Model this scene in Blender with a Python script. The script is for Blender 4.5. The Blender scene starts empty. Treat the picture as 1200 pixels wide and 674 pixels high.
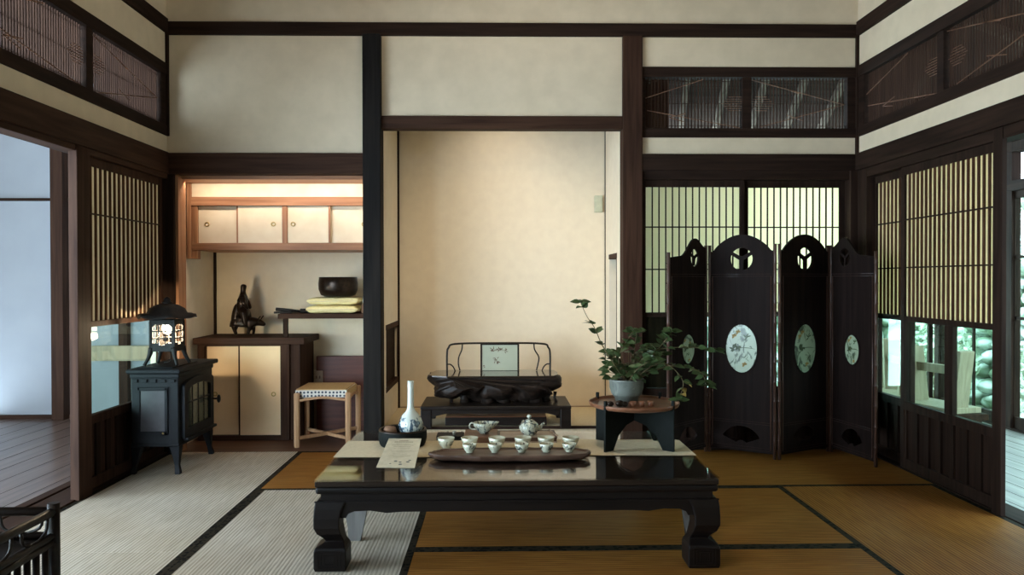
import bpy, bmesh, math, random
from mathutils import Vector, Matrix, noise
random.seed(7)
PI = math.pi
scene = bpy.context.scene
COL = scene.collection

# ------------------------------------------------------------------ camera
cam_d = bpy.data.cameras.new('camera'); cam = bpy.data.objects.new('camera', cam_d); COL.objects.link(cam)
cam_d.sensor_width = 36; cam_d.lens = 899.87 / 1200 * 36; cam_d.clip_start = 0.05
right = Vector((0.9998038, -0.01971693, -0.00189991))
fwd = Vector((0.01969782, 0.99975989, -0.00959985))
up = Vector((0.00208873, 0.00956054, 0.99995212))
cam.matrix_world = Matrix(((right.x, up.x, -fwd.x, 0), (right.y, up.y, -fwd.y, 0), (right.z, up.z, -fwd.z, 1.0971), (0, 0, 0, 1)))
scene.camera = cam
# ------------------------------------------------------------------ world and light
w = bpy.data.worlds.new('world'); scene.world = w; w.use_nodes = True
wn = w.node_tree.nodes; bg = wn['Background']
wl = w.node_tree.links
wt = wn.new('ShaderNodeTexCoord'); ws = wn.new('ShaderNodeSeparateXYZ'); wl.new(wt.outputs['Generated'], ws.inputs[0])
wr = wn.new('ShaderNodeMapRange'); wr.inputs[1].default_value = -.6; wr.inputs[2].default_value = .4; wr.inputs[3].default_value = 24; wr.inputs[4].default_value = 12.5; wl.new(ws.outputs[0], wr.inputs[0]); wl.new(wr.outputs[0], bg.inputs[1])
bg.inputs[0].default_value = (0.68, 0.85, 1.0, 1)      # overcast blue sky, brightest towards the open west side

def area(name, loc, rot, sx, sy, power, col, spread=PI, portal=False):
    l = bpy.data.lights.new(name, 'AREA'); l.shape = 'RECTANGLE'; l.size = sx; l.size_y = sy
    l.energy = power; l.color = col; l.spread = spread
    if portal: l.cycles.is_portal = True
    o = bpy.data.objects.new(name, l); COL.objects.link(o); o.location = loc; o.rotation_euler = rot
    return o
def spot(name, loc, target, power, col, size, blend, radius=.03):
    l = bpy.data.lights.new(name, 'SPOT'); l.energy = power; l.color = col; l.spot_size = size; l.spot_blend = blend; l.shadow_soft_size = radius
    o = bpy.data.objects.new(name, l); COL.objects.link(o); o.location = loc
    o.rotation_euler = (Vector(target) - Vector(loc)).to_track_quat('-Z', 'Y').to_euler()
    return o
area('sky_portal', (-4.35, 1.0, 1.14), (0, -PI/2, 0), 2.3, 4.7, 1, (1, 1, 1), portal=True)
area('sky_portal', (4.3, 3.0, 1.3), (0, PI/2, 0), 2.6, 9.0, 1, (1, 1, 1), portal=True)
area('sky_portal', (2.4, 6.75, 1.3), (-PI/2, 0, 0), 3.4, 2.6, 1, (1, 1, 1), portal=True)
l = bpy.data.lights.new('ceiling_lamp_light', 'POINT'); l.energy = 25; l.color = (1.0, 0.83, 0.60); l.shadow_soft_size = .08
o = bpy.data.objects.new('ceiling_lamp_light', l); COL.objects.link(o); o.location = (0.10, 3.30, 2.78)
spot('added_table_spot', (0.10, 3.30, 2.60), (0.12, 3.40, .35), 44, (1.0, 0.86, 0.64), math.radians(52), .9, .06)  # spot added below the bowl to brighten only the tea table
spot('track_spot_light', (0.14, 2.70, 2.45), (0.12, 5.72, .80), 150, (1.0, 0.82, 0.57), math.radians(46), 1.0, .16)
spot('alcove_fill_spot', (0.02, 5.06, 2.42), (0.04, 5.72, 1.30), 15, (1.0, 0.83, 0.60), math.radians(118), 1.0)  # fill added to lift the top of the alcove wall, no fixture
area('cupboard_strip_light', (-1.45, 5.04, 1.735), (math.radians(38), 0, 0), 1.15, 0.02, 3.3, (1.0, 0.82, 0.64))
l = bpy.data.lights.new('lantern_light', 'POINT'); l.energy = 20; l.color = (1.0, 0.80, 0.52); l.shadow_soft_size = .02
o = bpy.data.objects.new('lantern_light', l); COL.objects.link(o); o.location = (-1.925, 4.52, 0.80)
scene.view_settings.view_transform = 'Standard'; scene.view_settings.look = 'None'
scene.view_settings.gamma = 1; scene.view_settings.use_curve_mapping = False
scene.view_settings.exposure = 0.0

# ------------------------------------------------------------------ materials
def nmat(name):
    m = bpy.data.materials.new(name); m.use_nodes = True
    nt = m.node_tree; return m, nt, nt.nodes['Principled BSDF'], nt.nodes, nt.links
def c4(c): return (c[0], c[1], c[2], 1)
def ramp(nodes, stops):
    r = nodes.new('ShaderNodeValToRGB'); e = r.color_ramp.elements
    e[0].position = stops[0][0]; e[0].color = c4(stops[0][1]); e[1].position = stops[-1][0]; e[1].color = c4(stops[-1][1])
    for p, c in stops[1:-1]:
        x = e.new(p); x.color = c4(c)
    return r
def coords(nodes, links, scale, kind='Object'):
    tc = nodes.new('ShaderNodeTexCoord'); mp = nodes.new('ShaderNodeMapping'); mp.inputs['Scale'].default_value = scale
    links.new(tc.outputs[kind], mp.inputs[0]); return mp
def wood(name, c1, c2, axis='X', rough=.45, scale=1.0, bump=.15, coat=0, dist=1.5, spec=.28):
    m, nt, b, N, L = nmat(name)
    s = [22*scale]*3; s['XYZ'.index(axis)] = 1.3*scale
    mp = coords(N, L, s); n = N.new('ShaderNodeTexNoise'); n.inputs['Scale'].default_value = 1.6; n.inputs['Detail'].default_value = 6
    n.inputs['Distortion'].default_value = dist*.3
    L.new(mp.outputs[0], n.inputs['Vector']); r = ramp(N, [(.32, c1), (.68, c2)]); L.new(n.outputs[0], r.inputs[0]); L.new(r.outputs[0], b.inputs['Base Color'])
    bp = N.new('ShaderNodeBump'); bp.inputs['Strength'].default_value = bump; bp.inputs['Distance'].default_value = .004
    L.new(n.outputs[0], bp.inputs['Height']); L.new(bp.outputs[0], b.inputs['Normal'])
    b.inputs['Roughness'].default_value = rough; b.inputs['Coat Weight'].default_value = coat; b.inputs['Coat Roughness'].default_value = .06; b.inputs['Specular IOR Level'].default_value = spec
    return m
def plain(name, c, rough=.5, metal=0, c2=None, scale=30, bump=0, coat=0, spec=.3):
    m, nt, b, N, L = nmat(name)
    n = N.new('ShaderNodeTexNoise'); mp = coords(N, L, (scale,)*3); L.new(mp.outputs[0], n.inputs['Vector']); n.inputs['Scale'].default_value = 1; n.inputs['Detail'].default_value = 5
    c2 = c2 or tuple(v*.8 for v in c); r = ramp(N, [(.3, c), (.7, c2)]); L.new(n.outputs[0], r.inputs[0]); L.new(r.outputs[0], b.inputs['Base Color'])
    b.inputs['Roughness'].default_value = rough; b.inputs['Metallic'].default_value = metal; b.inputs['Coat Weight'].default_value = coat; b.inputs['Specular IOR Level'].default_value = spec
    if bump:
        bp = N.new('ShaderNodeBump'); bp.inputs['Strength'].default_value = bump; bp.inputs['Distance'].default_value = .003; L.new(n.outputs[0], bp.inputs['Height']); L.new(bp.outputs[0], b.inputs['Normal'])
    return m
def glass(name, tint=(1, 1, 1), refl=1.0):
    m, nt, b, N, L = nmat(name); N.remove(b); out = N['Material Output']
    t = N.new('ShaderNodeBsdfTransparent'); t.inputs[0].default_value = c4(tint); g = N.new('ShaderNodeBsdfGlossy'); g.inputs['Roughness'].default_value = .02
    lw = N.new('ShaderNodeLayerWeight'); lw.inputs[0].default_value = .5; pw = N.new('ShaderNodeMath'); pw.operation = 'POWER'; pw.inputs[1].default_value = 5; L.new(lw.outputs['Facing'], pw.inputs[0])
    f = N.new('ShaderNodeMath'); f.operation = 'MULTIPLY_ADD'; f.inputs[1].default_value = .8*refl; f.inputs[2].default_value = .03*refl; L.new(pw.outputs[0], f.inputs[0]); mx = N.new('ShaderNodeMixShader')
    L.new(f.outputs[0], mx.inputs[0]); L.new(t.outputs[0], mx.inputs[1]); L.new(g.outputs[0], mx.inputs[2]); L.new(mx.outputs[0], out.inputs[0]); return m
def paper(name, c, tl=.6):
    m, nt, b, N, L = nmat(name); out = N['Material Output']
    n = N.new('ShaderNodeTexNoise'); mp = coords(N, L, (60, 60, 60)); L.new(mp.outputs[0], n.inputs['Vector']); n.inputs['Detail'].default_value = 6
    r = ramp(N, [(.3, c), (.75, tuple(v*.9 for v in c))]); L.new(n.outputs[0], r.inputs[0]); L.new(r.outputs[0], b.inputs['Base Color']); b.inputs['Roughness'].default_value = .9
    t = N.new('ShaderNodeBsdfTranslucent'); L.new(r.outputs[0], t.inputs[0]); mx = N.new('ShaderNodeMixShader'); mx.inputs[0].default_value = tl
    L.new(b.outputs[0], mx.inputs[1]); L.new(t.outputs[0], mx.inputs[2]); L.new(mx.outputs[0], out.inputs[0]); return m
def emis(name, c, s):
    m, nt, b, N, L = nmat(name); b.inputs['Emission Color'].default_value = c4(c); b.inputs['Emission Strength'].default_value = s; b.inputs['Base Color'].default_value = c4(c); return m
def patterned(name, base, inks, scale=60, lo=.56, hi=.60, rough=.12, region=None, coat=.5):
    """glazed ceramic with brush-like painted marks"""
    m, nt, b, N, L = nmat(name)
    mp = coords(N, L, (scale, scale, scale*.6)); n = N.new('ShaderNodeTexNoise'); n.inputs['Scale'].default_value = 1; n.inputs['Detail'].default_value = 3; n.inputs['Distortion'].default_value = 1.2
    L.new(mp.outputs[0], n.inputs['Vector'])
    st = [(0, base), (lo, base), (hi, inks[0]), (hi+.10, inks[-1]), (1, inks[-1])]
    r = ramp(N, st); L.new(n.outputs[0], r.inputs[0])
    last = r.outputs[0]
    if region:   # marks only between two heights (object z)
        tc = N.new('ShaderNodeTexCoord'); sx = N.new('ShaderNodeSeparateXYZ'); L.new(tc.outputs['Object'], sx.inputs[0])
        a = N.new('ShaderNodeMath'); a.operation = 'GREATER_THAN'; a.inputs[1].default_value = region[0]; L.new(sx.outputs[2], a.inputs[0])
        c = N.new('ShaderNodeMath'); c.operation = 'LESS_THAN'; c.inputs[1].default_value = region[1]; L.new(sx.outputs[2], c.inputs[0])
        d = N.new('ShaderNodeMath'); d.operation = 'MULTIPLY'; L.new(a.outputs[0], d.inputs[0]); L.new(c.outputs[0], d.inputs[1])
        mx = N.new('ShaderNodeMixRGB'); mx.inputs[1].default_value = c4(base); L.new(d.outputs[0], mx.inputs[0]); L.new(last, mx.inputs[2]); last = mx.outputs[0]
    L.new(last, b.inputs['Base Color']); b.inputs['Roughness'].default_value = rough; b.inputs['Coat Weight'].default_value = coat
    return m
def tatami(name, axis, cols=((.18, .070, .014), (.32, .135, .028), (.40, .185, .045)), spec=.06):
    m, nt, b, N, L = nmat(name)
    tc = N.new('ShaderNodeTexCoord'); sx = N.new('ShaderNodeSeparateXYZ'); L.new(tc.outputs['Object'], sx.inputs[0])
    def wave(sock, freq):
        mu = N.new('ShaderNodeMath'); mu.operation = 'MULTIPLY'; mu.inputs[1].default_value = freq; L.new(sock, mu.inputs[0])
        s = N.new('ShaderNodeMath'); s.operation = 'SINE'; L.new(mu.outputs[0], s.inputs[0]); return s.outputs[0]
    v = wave(sx.outputs[0 if axis == 'Y' else 1], 2*PI/.0155)
    n = N.new('ShaderNodeTexNoise'); s = [160, 160, 10]; s['XY'.index(axis)] = 7; mp = coords(N, L, s); L.new(mp.outputs[0], n.inputs['Vector']); n.inputs['Scale'].default_value = 1; n.inputs['Detail'].default_value = 4
    n2 = N.new('ShaderNodeTexNoise'); mp2 = coords(N, L, (2.2, 2.2, 2)); L.new(mp2.outputs[0], n2.inputs['Vector']); n2.inputs['Scale'].default_value = 1
    ad = N.new('ShaderNodeMath'); ad.operation = 'MULTIPLY_ADD'; ad.inputs[1].default_value = .22; ad.inputs[2].default_value = 0; L.new(v, ad.inputs[0])
    a2 = N.new('ShaderNodeMath'); a2.operation = 'ADD'; L.new(ad.outputs[0], a2.inputs[0]); L.new(n.outputs[0], a2.inputs[1])
    r = ramp(N, [(.25, cols[0]), (.55, cols[1]), (.8, cols[2])]); L.new(a2.outputs[0], r.inputs[0])
    mx = N.new('ShaderNodeMixRGB'); mx.blend_type = 'MULTIPLY'; mx.inputs[0].default_value = .5; r2 = ramp(N, [(.35, (.78, .72, .62)), (.65, (1, 1, 1))]); L.new(n2.outputs[0], r2.inputs[0])
    L.new(r.outputs[0], mx.inputs[1]); L.new(r2.outputs[0], mx.inputs[2]); L.new(mx.outputs[0], b.inputs['Base Color'])
    bp = N.new('ShaderNodeBump'); bp.inputs['Strength'].default_value = .5; bp.inputs['Distance'].default_value = .0018; L.new(a2.outputs[0], bp.inputs['Height']); L.new(bp.outputs[0], b.inputs['Normal'])
    b.inputs['Roughness'].default_value = .6; b.inputs['Specular IOR Level'].default_value = spec; return m

M = {}
M['plaster'] = plain('beige_plaster', (.70, .585, .42), .92, c2=(.63, .525, .37), scale=9, bump=.12)
M['plaster_fine'] = plain('cream_plaster', (.80, .69, .52), .92, c2=(.75, .64, .48), scale=14, bump=.08)
M['plaster_white'] = plain('white_plaster', (.33, .35, .375), .9, c2=(.31, .33, .355), scale=5)
DK = ((.013, .0068, .0045), (.030, .016, .0105))
M['beamX'] = wood('dark_beam_x', *DK, 'X', .75, spec=.10); M['beamY'] = wood('dark_beam_y', *DK, 'Y', .75, spec=.10); M['beamZ'] = wood('dark_beam_z', *DK, 'Z', .75, spec=.10)
RD = ((.026, .0115, .0068), (.056, .027, .016))
M['redX'] = wood('brown_wood_x', *RD, 'X', .7, spec=.12); M['redY'] = wood('brown_wood_y', *RD, 'Y', .7, spec=.12); M['redZ'] = wood('brown_wood_z', *RD, 'Z', .7, spec=.12)
M['blackpost'] = wood('charred_post', (.004, .0033, .003), (.015, .012, .010), 'Z', .75, .8, .8, spec=.15)
RB = ((.052, .024, .014), (.11, .055, .033)); M['ranma'] = wood('brown_slats', *RB, 'Z', .75, spec=.1)
M['orangeX'] = wood('cedar_x', (.22, .095, .045), (.40, .20, .105), 'X', .5); M['orangeZ'] = wood('cedar_z', (.22, .095, .045), (.40, .20, .105), 'Z', .5); M['orangeY'] = wood('cedar_y', (.22, .095, .045), (.40, .20, .105), 'Y', .5)
M['board'] = wood('alcove_boards', (.075, .034, .02), (.14, .068, .04), 'X', .4)
M['corr'] = wood('corridor_boards', (.10, .062, .05), (.20, .135, .11), 'Y', .28, .7, .1)
M['engawa'] = wood('veranda_boards', (.12, .12, .11), (.24, .235, .21), 'Y', .35, .7, .1)
M['paper'] = paper('shoji_paper', (.98, .87, .66), .95); M['paper_side'] = paper('tan_shoji_paper', (.80, .68, .45), .75); M['paper_left'] = paper('cream_shoji_paper', (.62, .52, .36), .45)  # side wall papers darker and less translucent than the back ones
M['fusuma'] = plain('pale_door_paper', (.84, .61, .37), .8, c2=(.76, .54, .32), scale=5, bump=.03)
M['fusuma_up'] = plain('cupboard_door_paper', (.80, .70, .53), .8, c2=(.72, .60, .43), scale=9)
M['glass'] = glass('window_glass', (.86, .96, .91))
M['brass'] = plain('brass', (.50, .36, .14), .35, 1)
M['tatY'] = tatami('sheen_pale_tatami_weave', 'Y', ((.36, .31, .23), (.57, .50, .40), (.68, .61, .50)), .4); M['tatX'] = tatami('brown_tatami_weave_x', 'X'); M['tatYb'] = tatami('brown_tatami_weave_y', 'Y')  # tatY paler than the brown weaves: its sheen is put into the colour
def heri():
    m, nt, b, N, L = nmat('black_brocade'); mp = coords(N, L, (40, 40, 40)); v = N.new('ShaderNodeTexVoronoi'); v.inputs['Scale'].default_value = 1; L.new(mp.outputs[0], v.inputs['Vector'])
    r = ramp(N, [(.38, (.004, .0035, .003)), (.46, (.028, .022, .014))]); L.new(v.outputs[0], r.inputs[0]); L.new(r.outputs[0], b.inputs['Base Color']); b.inputs['Roughness'].default_value = .8; b.inputs['Specular IOR Level'].default_value = .08; return m
M['heri'] = heri()
M['lacquer'] = wood('black_lacquered_wood', (.0035, .0022, .002), (.009, .0055, .0045), 'X', .42, 1, .08, spec=.22)
M['tabletop'] = wood('dark_table_top', (.010, .006, .004), (.026, .015, .010), 'X', .3, 1, 0)
M['tglass'] = glass('table_glass', refl=1.25)
M['innerleg'] = wood('grey_wood', (.10, .095, .09), (.17, .16, .15), 'Z', .7)
M['rosewood'] = wood('black_rosewood', (.005, .003, .0022), (.012, .0075, .0055), 'X', .4, 1, .1)
M['root'] = wood('dark_root_wood', (.006, .0045, .0035), (.024, .015, .011), 'X', .45, 1.5, .9, spec=.2)
M['roottop'] = wood('polished_root_top', (.016, .011, .008), (.05, .034, .022), 'X', .13, 1, .05, coat=.6)
M['iron'] = plain('cast_iron', (.0055, .0063, .0078), .6, .0, c2=(.0085, .0098, .0120), scale=40, bump=.12, spec=.2)
M['irondark'] = plain('lantern_iron', (.008, .007, .007), .65, .1, c2=(.018, .015, .014), scale=60, bump=.3)
M['bronze'] = plain('dark_bronze', (.014, .009, .007), .3, .6, c2=(.035, .022, .014), scale=50, bump=.2)
M['ash'] = wood('pale_ash_wood', (.40, .22, .11), (.55, .33, .18), 'Z', .5)
M['towel'] = plain('yellow_towel', (.86, .74, .38), .95, c2=(.78, .66, .32), scale=90, bump=.6)
M['linen'] = plain('cream_linen', (.74, .63, .43), .9, c2=(.66, .55, .36), scale=60, bump=.2)
M['cel'] = patterned('celadon_glaze', (.13, .145, .125), [(.10, .115, .10), (.17, .18, .155)], 30, .5, .55, .45, coat=0)
M['porc'] = patterned('painted_porcelain', (.50, .50, .38), [(.13, .14, .12), (.04, .05, .05)], 55, .56, .60, .12, (.012, .034))
M['porcbig'] = patterned('painted_teapot_porcelain', (.42, .43, .34), [(.14, .17, .16), (.045, .06, .07)], 60, .52, .56, .12)
M['porcplain'] = plain('white_porcelain', (.48, .49, .42), .15, coat=.3)
M['vase'] = patterned('blue_and_white_porcelain', (.52, .55, .50), [(.10, .15, .19), (.035, .06, .085)], 48, .48, .52, .12, (.0, .100))
M['plaque'] = patterned('painted_glass_plaque', (.30, .37, .25), [(.10, .14, .08), (.04, .06, .035)], 22, .53, .56, .3, coat=.1)
M['scr'] = wood('dark_screen_wood', (.006, .0032, .0025), (.014, .0075, .0058), 'Z', .7, 1, .2, spec=.10)
M['bamboo'] = wood('dark_bamboo', (.035, .016, .011), (.075, .038, .026), 'Z', .3)
M['bambooblk'] = wood('black_bamboo', (.006, .0035, .003), (.018, .011, .008), 'X', .45, spec=.2)
M['leaf'] = plain('dark_green_leaf', (.030, .055, .018), .4, c2=(.055, .085, .03), scale=40)
M['leafy'] = plain('yellowed_leaf', (.30, .20, .05), .5)
M['stem'] = plain('green_brown_stem', (.12, .09, .04), .6)
M['soil'] = plain('pebbly_soil', (.05, .035, .025), .9, c2=(.12, .10, .08), scale=120, bump=.8)
M['tray'] = wood('reddish_tray_wood', (.12, .045, .022), (.22, .095, .05), 'X', .3)
M['slabtray'] = wood('dark_walnut_slab', (.045, .023, .015), (.10, .055, .038), 'X', .4, 1, .4)
M['blacklac'] = plain('black_green_lacquer', (.0035, .005, .004), .7, c2=(.006, .0075, .0065), spec=.1)
M['card'] = plain('cream_card', (.62, .54, .38), .7)
M['ink'] = plain('brown_ink', (.12, .07, .045), .7)
M['boxbrown'] = wood('brown_tea_box', (.11, .05, .028), (.19, .095, .055), 'X', .45)
M['boxpale'] = wood('pale_tea_tray', (.30, .22, .16), (.42, .32, .24), 'X', .5)
M['clay'] = plain('brown_clay', (.22, .12, .07), .8)
M['switch'] = plain('ivory_plastic', (.58, .58, .42), .5)
M['redpanel'] = wood('oxblood_board', (.07, .018, .011), (.12, .034, .020), 'X', .4)
M['stone'] = None
M['seatfab'] = plain('tan_cushion', (.50, .32, .14), .85, scale=80)
def floral():
    m, nt, b, N, L = nmat('navy_flower_fabric'); mp = coords(N, L, (42, 42, 42)); v = N.new('ShaderNodeTexVoronoi'); v.inputs['Scale'].default_value = 1; v.inputs['Randomness'].default_value = .15; L.new(mp.outputs[0], v.inputs['Vector'])
    r = ramp(N, [(.0, (.05, .06, .08)), (.28, (.06, .07, .10)), (.34, (.68, .66, .60))]); L.new(v.outputs[0], r.inputs[0]); L.new(r.outputs[0], b.inputs['Base Color']); b.inputs['Roughness'].default_value = .9; return m
M['floral'] = floral()
def stonem():
    m, nt, b, N, L = nmat('mossy_stone'); mp = coords(N, L, (3.2, 3.2, 4.2)); v = N.new('ShaderNodeTexVoronoi'); v.inputs['Scale'].default_value = 1; v.feature = 'F1'; L.new(mp.outputs[0], v.inputs['Vector'])
    r = ramp(N, [(.15, (.72, .74, .72)), (.45, (.46, .49, .45)), (.62, (.10, .13, .08))]); L.new(v.outputs[0], r.inputs[0]); L.new(r.outputs[0], b.inputs['Base Color'])
    bp = N.new('ShaderNodeBump'); bp.invert = True; bp.inputs['Distance'].default_value = .08; L.new(v.outputs[0], bp.inputs['Height']); L.new(bp.outputs[0], b.inputs['Normal']); b.inputs['Roughness'].default_value = .9; return m
M['stone'] = stonem()
M['gleaf'] = plain('garden_leaf', (.24, .28, .19), .5, c2=(.48, .52, .43), scale=8)
M['ground'] = plain('garden_soil', (.14, .15, .10), .95, c2=(.22, .24, .15), scale=3)
M['palewood'] = wood('raw_pale_timber', (.30, .24, .16), (.42, .34, .23), 'Z', .7)
M['lampw'] = emis('lamp_diffuser', (1.0, .86, .66), 3.0)
M['bulb'] = emis('warm_bulb', (1.0, .86, .62), 12)
M['fire'] = plain('stove_glass_dark', (.05, .047, .05), .35)

# ------------------------------------------------------------------ mesh helpers
class MB:
    def __init__(s): s.v = []; s.f = []; s.sm = []
    def raw(s, vs, fs, smooth=False, mat=None):
        o = len(s.v); s.v += [tuple(mat @ Vector(v)) if mat else tuple(v) for v in vs]
        for f in fs: s.f.append(tuple(i+o for i in f)); s.sm.append(smooth)
        return s
    def box(s, x0, x1, y0, y1, z0, z1, mat=None):
        vs = [(x, y, z) for z in (z0, z1) for y in (y0, y1) for x in (x0, x1)]
        return s.raw(vs, [(0, 2, 3, 1), (4, 5, 7, 6), (0, 1, 5, 4), (2, 6, 7, 3), (0, 4, 6, 2), (1, 3, 7, 5)], False, mat)
    def bar(s, a, b, wx, wz):
        """rectangular bar from a to b"""
        a = Vector(a); b = Vector(b); d = (b-a); L = d.length; q = d.to_track_quat('Y', 'Z').to_matrix().to_4x4(); q.translation = a
        return s.box(-wx/2, wx/2, 0, L, -wz/2, wz/2, q)
    def cyl(s, a, b, r0, r1=None, n=12):
        r1 = r0 if r1 is None else r1; a = Vector(a); b = Vector(b); q = (b-a).to_track_quat('Z', 'Y').to_matrix()
        vs = []
        for p, r in ((a, r0), (b, r1)):
            for i in range(n): vs.append(p + q @ Vector((r*math.cos(2*PI*i/n), r*math.sin(2*PI*i/n), 0)))
        s.raw(vs, [(i, (i+1) % n, n+(i+1) % n, n+i) for i in range(n)], True)
        return s.raw(vs, [tuple(range(n-1, -1, -1)), tuple(range(n, 2*n))], False)
    def tube(s, pts, r, n=8):
        pts = [Vector(p) for p in pts]; vs = []; k = len(pts); rr = r if isinstance(r, (list, tuple)) else [r]*k
        prev = None
        for i, p in enumerate(pts):
            t = (pts[min(i+1, k-1)] - pts[max(i-1, 0)]).normalized()
            if prev is None: u = t.orthogonal().normalized()
            else: u = (prev - t*prev.dot(t)).normalized()
            prev = u; v = t.cross(u)
            for j in range(n): a = 2*PI*j/n; vs.append(p + (u*math.cos(a)+v*math.sin(a))*rr[i])
        fs = [(i*n+j, i*n+(j+1) % n, (i+1)*n+(j+1) % n, (i+1)*n+j) for i in range(k-1) for j in range(n)]
        s.raw(vs, fs, True); return s.raw(vs, [tuple(range(n-1, -1, -1)), tuple(range((k-1)*n, k*n))])
    def lathe(s, prof, c=(0, 0, 0), n=32, sx=1, sy=1, rot=0):
        vs = []; k = len(prof)
        for r, z in prof:
            for j in range(n): a = 2*PI*j/n+rot; vs.append((c[0]+max(r, 1e-4)*math.cos(a)*sx, c[1]+max(r, 1e-4)*math.sin(a)*sy, c[2]+z))
        return s.raw(vs, [(i*n+j, i*n+(j+1) % n, (i+1)*n+(j+1) % n, (i+1)*n+j) for i in range(k-1) for j in range(n)], n > 8)
    def sph(s, c, r, sx=1, sy=1, sz=1, n=14):
        return s.lathe([(r*math.sin(PI*i/(n//2*2)*1.0), -r*sz*math.cos(PI*i/(n//2*2))) for i in range(n//2*2+1)], c, n+4, sx, sy)
    def build(s, name, mat, parent=None, bevel=0, sub=0, loc=None):
        me = bpy.data.meshes.new(name); me.from_pydata(s.v, [], s.f)
        me.polygons.foreach_set('use_smooth', s.sm)
        bm = bmesh.new(); bm.from_mesh(me); bmesh.ops.remove_doubles(bm, verts=bm.verts, dist=1e-6); bmesh.ops.recalc_face_normals(bm, faces=bm.faces); bm.to_mesh(me); bm.free()
        return link(me, name, mat, parent, bevel, sub, loc)
def link(me, name, mat, parent=None, bevel=0, sub=0, loc=None):
    if not me.materials: me.materials.append(mat)
    o = bpy.data.objects.new(name, me); COL.objects.link(o)
    if parent: o.parent = parent
    if loc: o.location = loc
    if sub: k = o.modifiers.new('s', 'SUBSURF'); k.levels = sub; k.render_levels = sub
    if bevel: k = o.modifiers.new('b', 'BEVEL'); k.width = bevel; k.segments = 2; k.limit_method = 'ANGLE'; k.angle_limit = .6
    return o
def B(x0, x1, y0, y1, z0, z1): return MB().box(x0, x1, y0, y1, z0, z1)
def plate_mesh(loops, thick, mtx=None, bev=0):
    """2D outlines (first outer, rest holes) in x,z, thickness along y centred on 0"""
    cu = bpy.data.curves.new('tmp', 'CURVE'); cu.dimensions = '2D'; cu.fill_mode = 'BOTH'; cu.extrude = thick/2; cu.bevel_depth = bev
    for lp in loops:
        sp = cu.splines.new('POLY'); sp.points.add(len(lp)-1)
        for p, q in zip(sp.points, lp): p.co = (q[0], q[1], 0, 1)
        sp.use_cyclic_u = True
    ob = bpy.data.objects.new('tmp', cu); COL.objects.link(ob)
    dg = bpy.context.evaluated_depsgraph_get(); me = bpy.data.meshes.new_from_object(ob.evaluated_get(dg))
    bpy.data.objects.remove(ob); bpy.data.curves.remove(cu)
    m = Matrix.Rotation(PI/2, 4, 'X')
    me.transform((mtx @ m) if mtx else m)
    return me
def plate(name, loops, thick, mat, parent=None, mtx=None, bevel=0):
    me = plate_mesh(loops, thick, mtx); me.name = name; return link(me, name, mat, parent, bevel)
def circle(cx, cz, rx, rz=None, n=36): rz = rz or rx; return [(cx+rx*math.cos(2*PI*i/n), cz+rz*math.sin(2*PI*i/n)) for i in range(n)]
def struct(o): o['kind'] = 'structure'; return o
def thing(name, label, cat, loc=(0, 0, 0), rz=0, group=None):
    o = bpy.data.objects.new(name, None); COL.objects.link(o); o.location = loc; o.rotation_euler = (0, 0, rz); o.empty_display_size = .1
    o['label'] = label; o['category'] = cat
    if group: o['group'] = group
    return o
def tag(o, label, cat, group=None, kind=None):
    o['label'] = label; o['category'] = cat
    if group: o['group'] = group
    if kind: o['kind'] = kind
    return o
def sempty(name, loc=(0, 0, 0), rz=0):
    o = bpy.data.objects.new(name, None); COL.objects.link(o); o.location = loc; o.rotation_euler = (0, 0, rz); o.empty_display_size = .1; o['kind'] = 'structure'; return o
def dup(root, loc, label=None, rz=None):
    r = root.copy(); COL.objects.link(r); r.location = loc
    if rz is not None: r.rotation_euler = (0, 0, rz)
    if label: r['label'] = label
    for ch in list(root.children):
        c = ch.copy(); COL.objects.link(c); c.parent = r
        for g in ch.children:
            d = g.copy(); COL.objects.link(d); d.parent = c
    return r
def bez(pts, n=24):
    """Catmull-Rom through points"""
    P = [Vector(p) for p in pts]; P = [P[0]*2-P[1]] + P + [P[-1]*2-P[-2]]; out = []
    segs = len(P)-3
    for i in range(segs):
        a, b, c, d = P[i:i+4]; m = max(2, n//segs)
        for j in range(m):
            t = j/m; out.append(.5*((2*b)+(c-a)*t+(2*a-5*b+4*c-d)*t*t+(3*b-a-3*c+d)*t**3))
    out.append(P[-2]); return out

XL, XR, YB, YF = -2.103, 2.345, 4.95, -1.3
# ================================================================== SETTING
struct(B(XL-.2, XR+.2, YF-.2, YB+.1, -.12, -.03).build('floor', M['ground']))
struct(B(XL-.1, XR+.1, YF-.1, YB+.1, 3.25, 3.33).build('ceiling', M['redX']))
# back wall
m = MB()
m.box(XL-.1, XR+.1, YB, YB+.09, 2.70, 3.25)                       # above the frieze rail
m.box(XL-.1, -.80, YB, YB+.09, 1.80, 2.70)
m.box(-.80, .86, YB, YB+.09, 2.10, 2.70)
m.box(.86, XR+.1, YB, YB+.09, 2.45, 2.70)
m.box(.86, XR+.1, YB, YB+.09, 1.80, 2.03)
struct(m.build('wall_back', M['plaster']))
m = MB(); m.box(XL-.1, XL, YF, YB, 2.45, 3.25); m.box(XL-.1, XL, YF, YB, 1.80, 2.03); m.box(XL-.1, XL, YF, -.0, 0, 3.25)
struct(m.build('wall_left', M['plaster']))
m = MB(); m.box(XR, XR+.1, YF, YB, 2.45, 3.25); m.box(XR, XR+.1, YF, YB, 1.80, 2.03); m.box(XR, XR+.1, YF, 3.1, 0, 1.8)  # near lower part is unseen, added to cut daylight from the right
struct(m.build('wall_right', M['plaster']))
struct(B(XL-.1, XR+.1, YF-.1, YF, -.03, 3.25).build('wall_front', M['plaster']))
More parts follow.
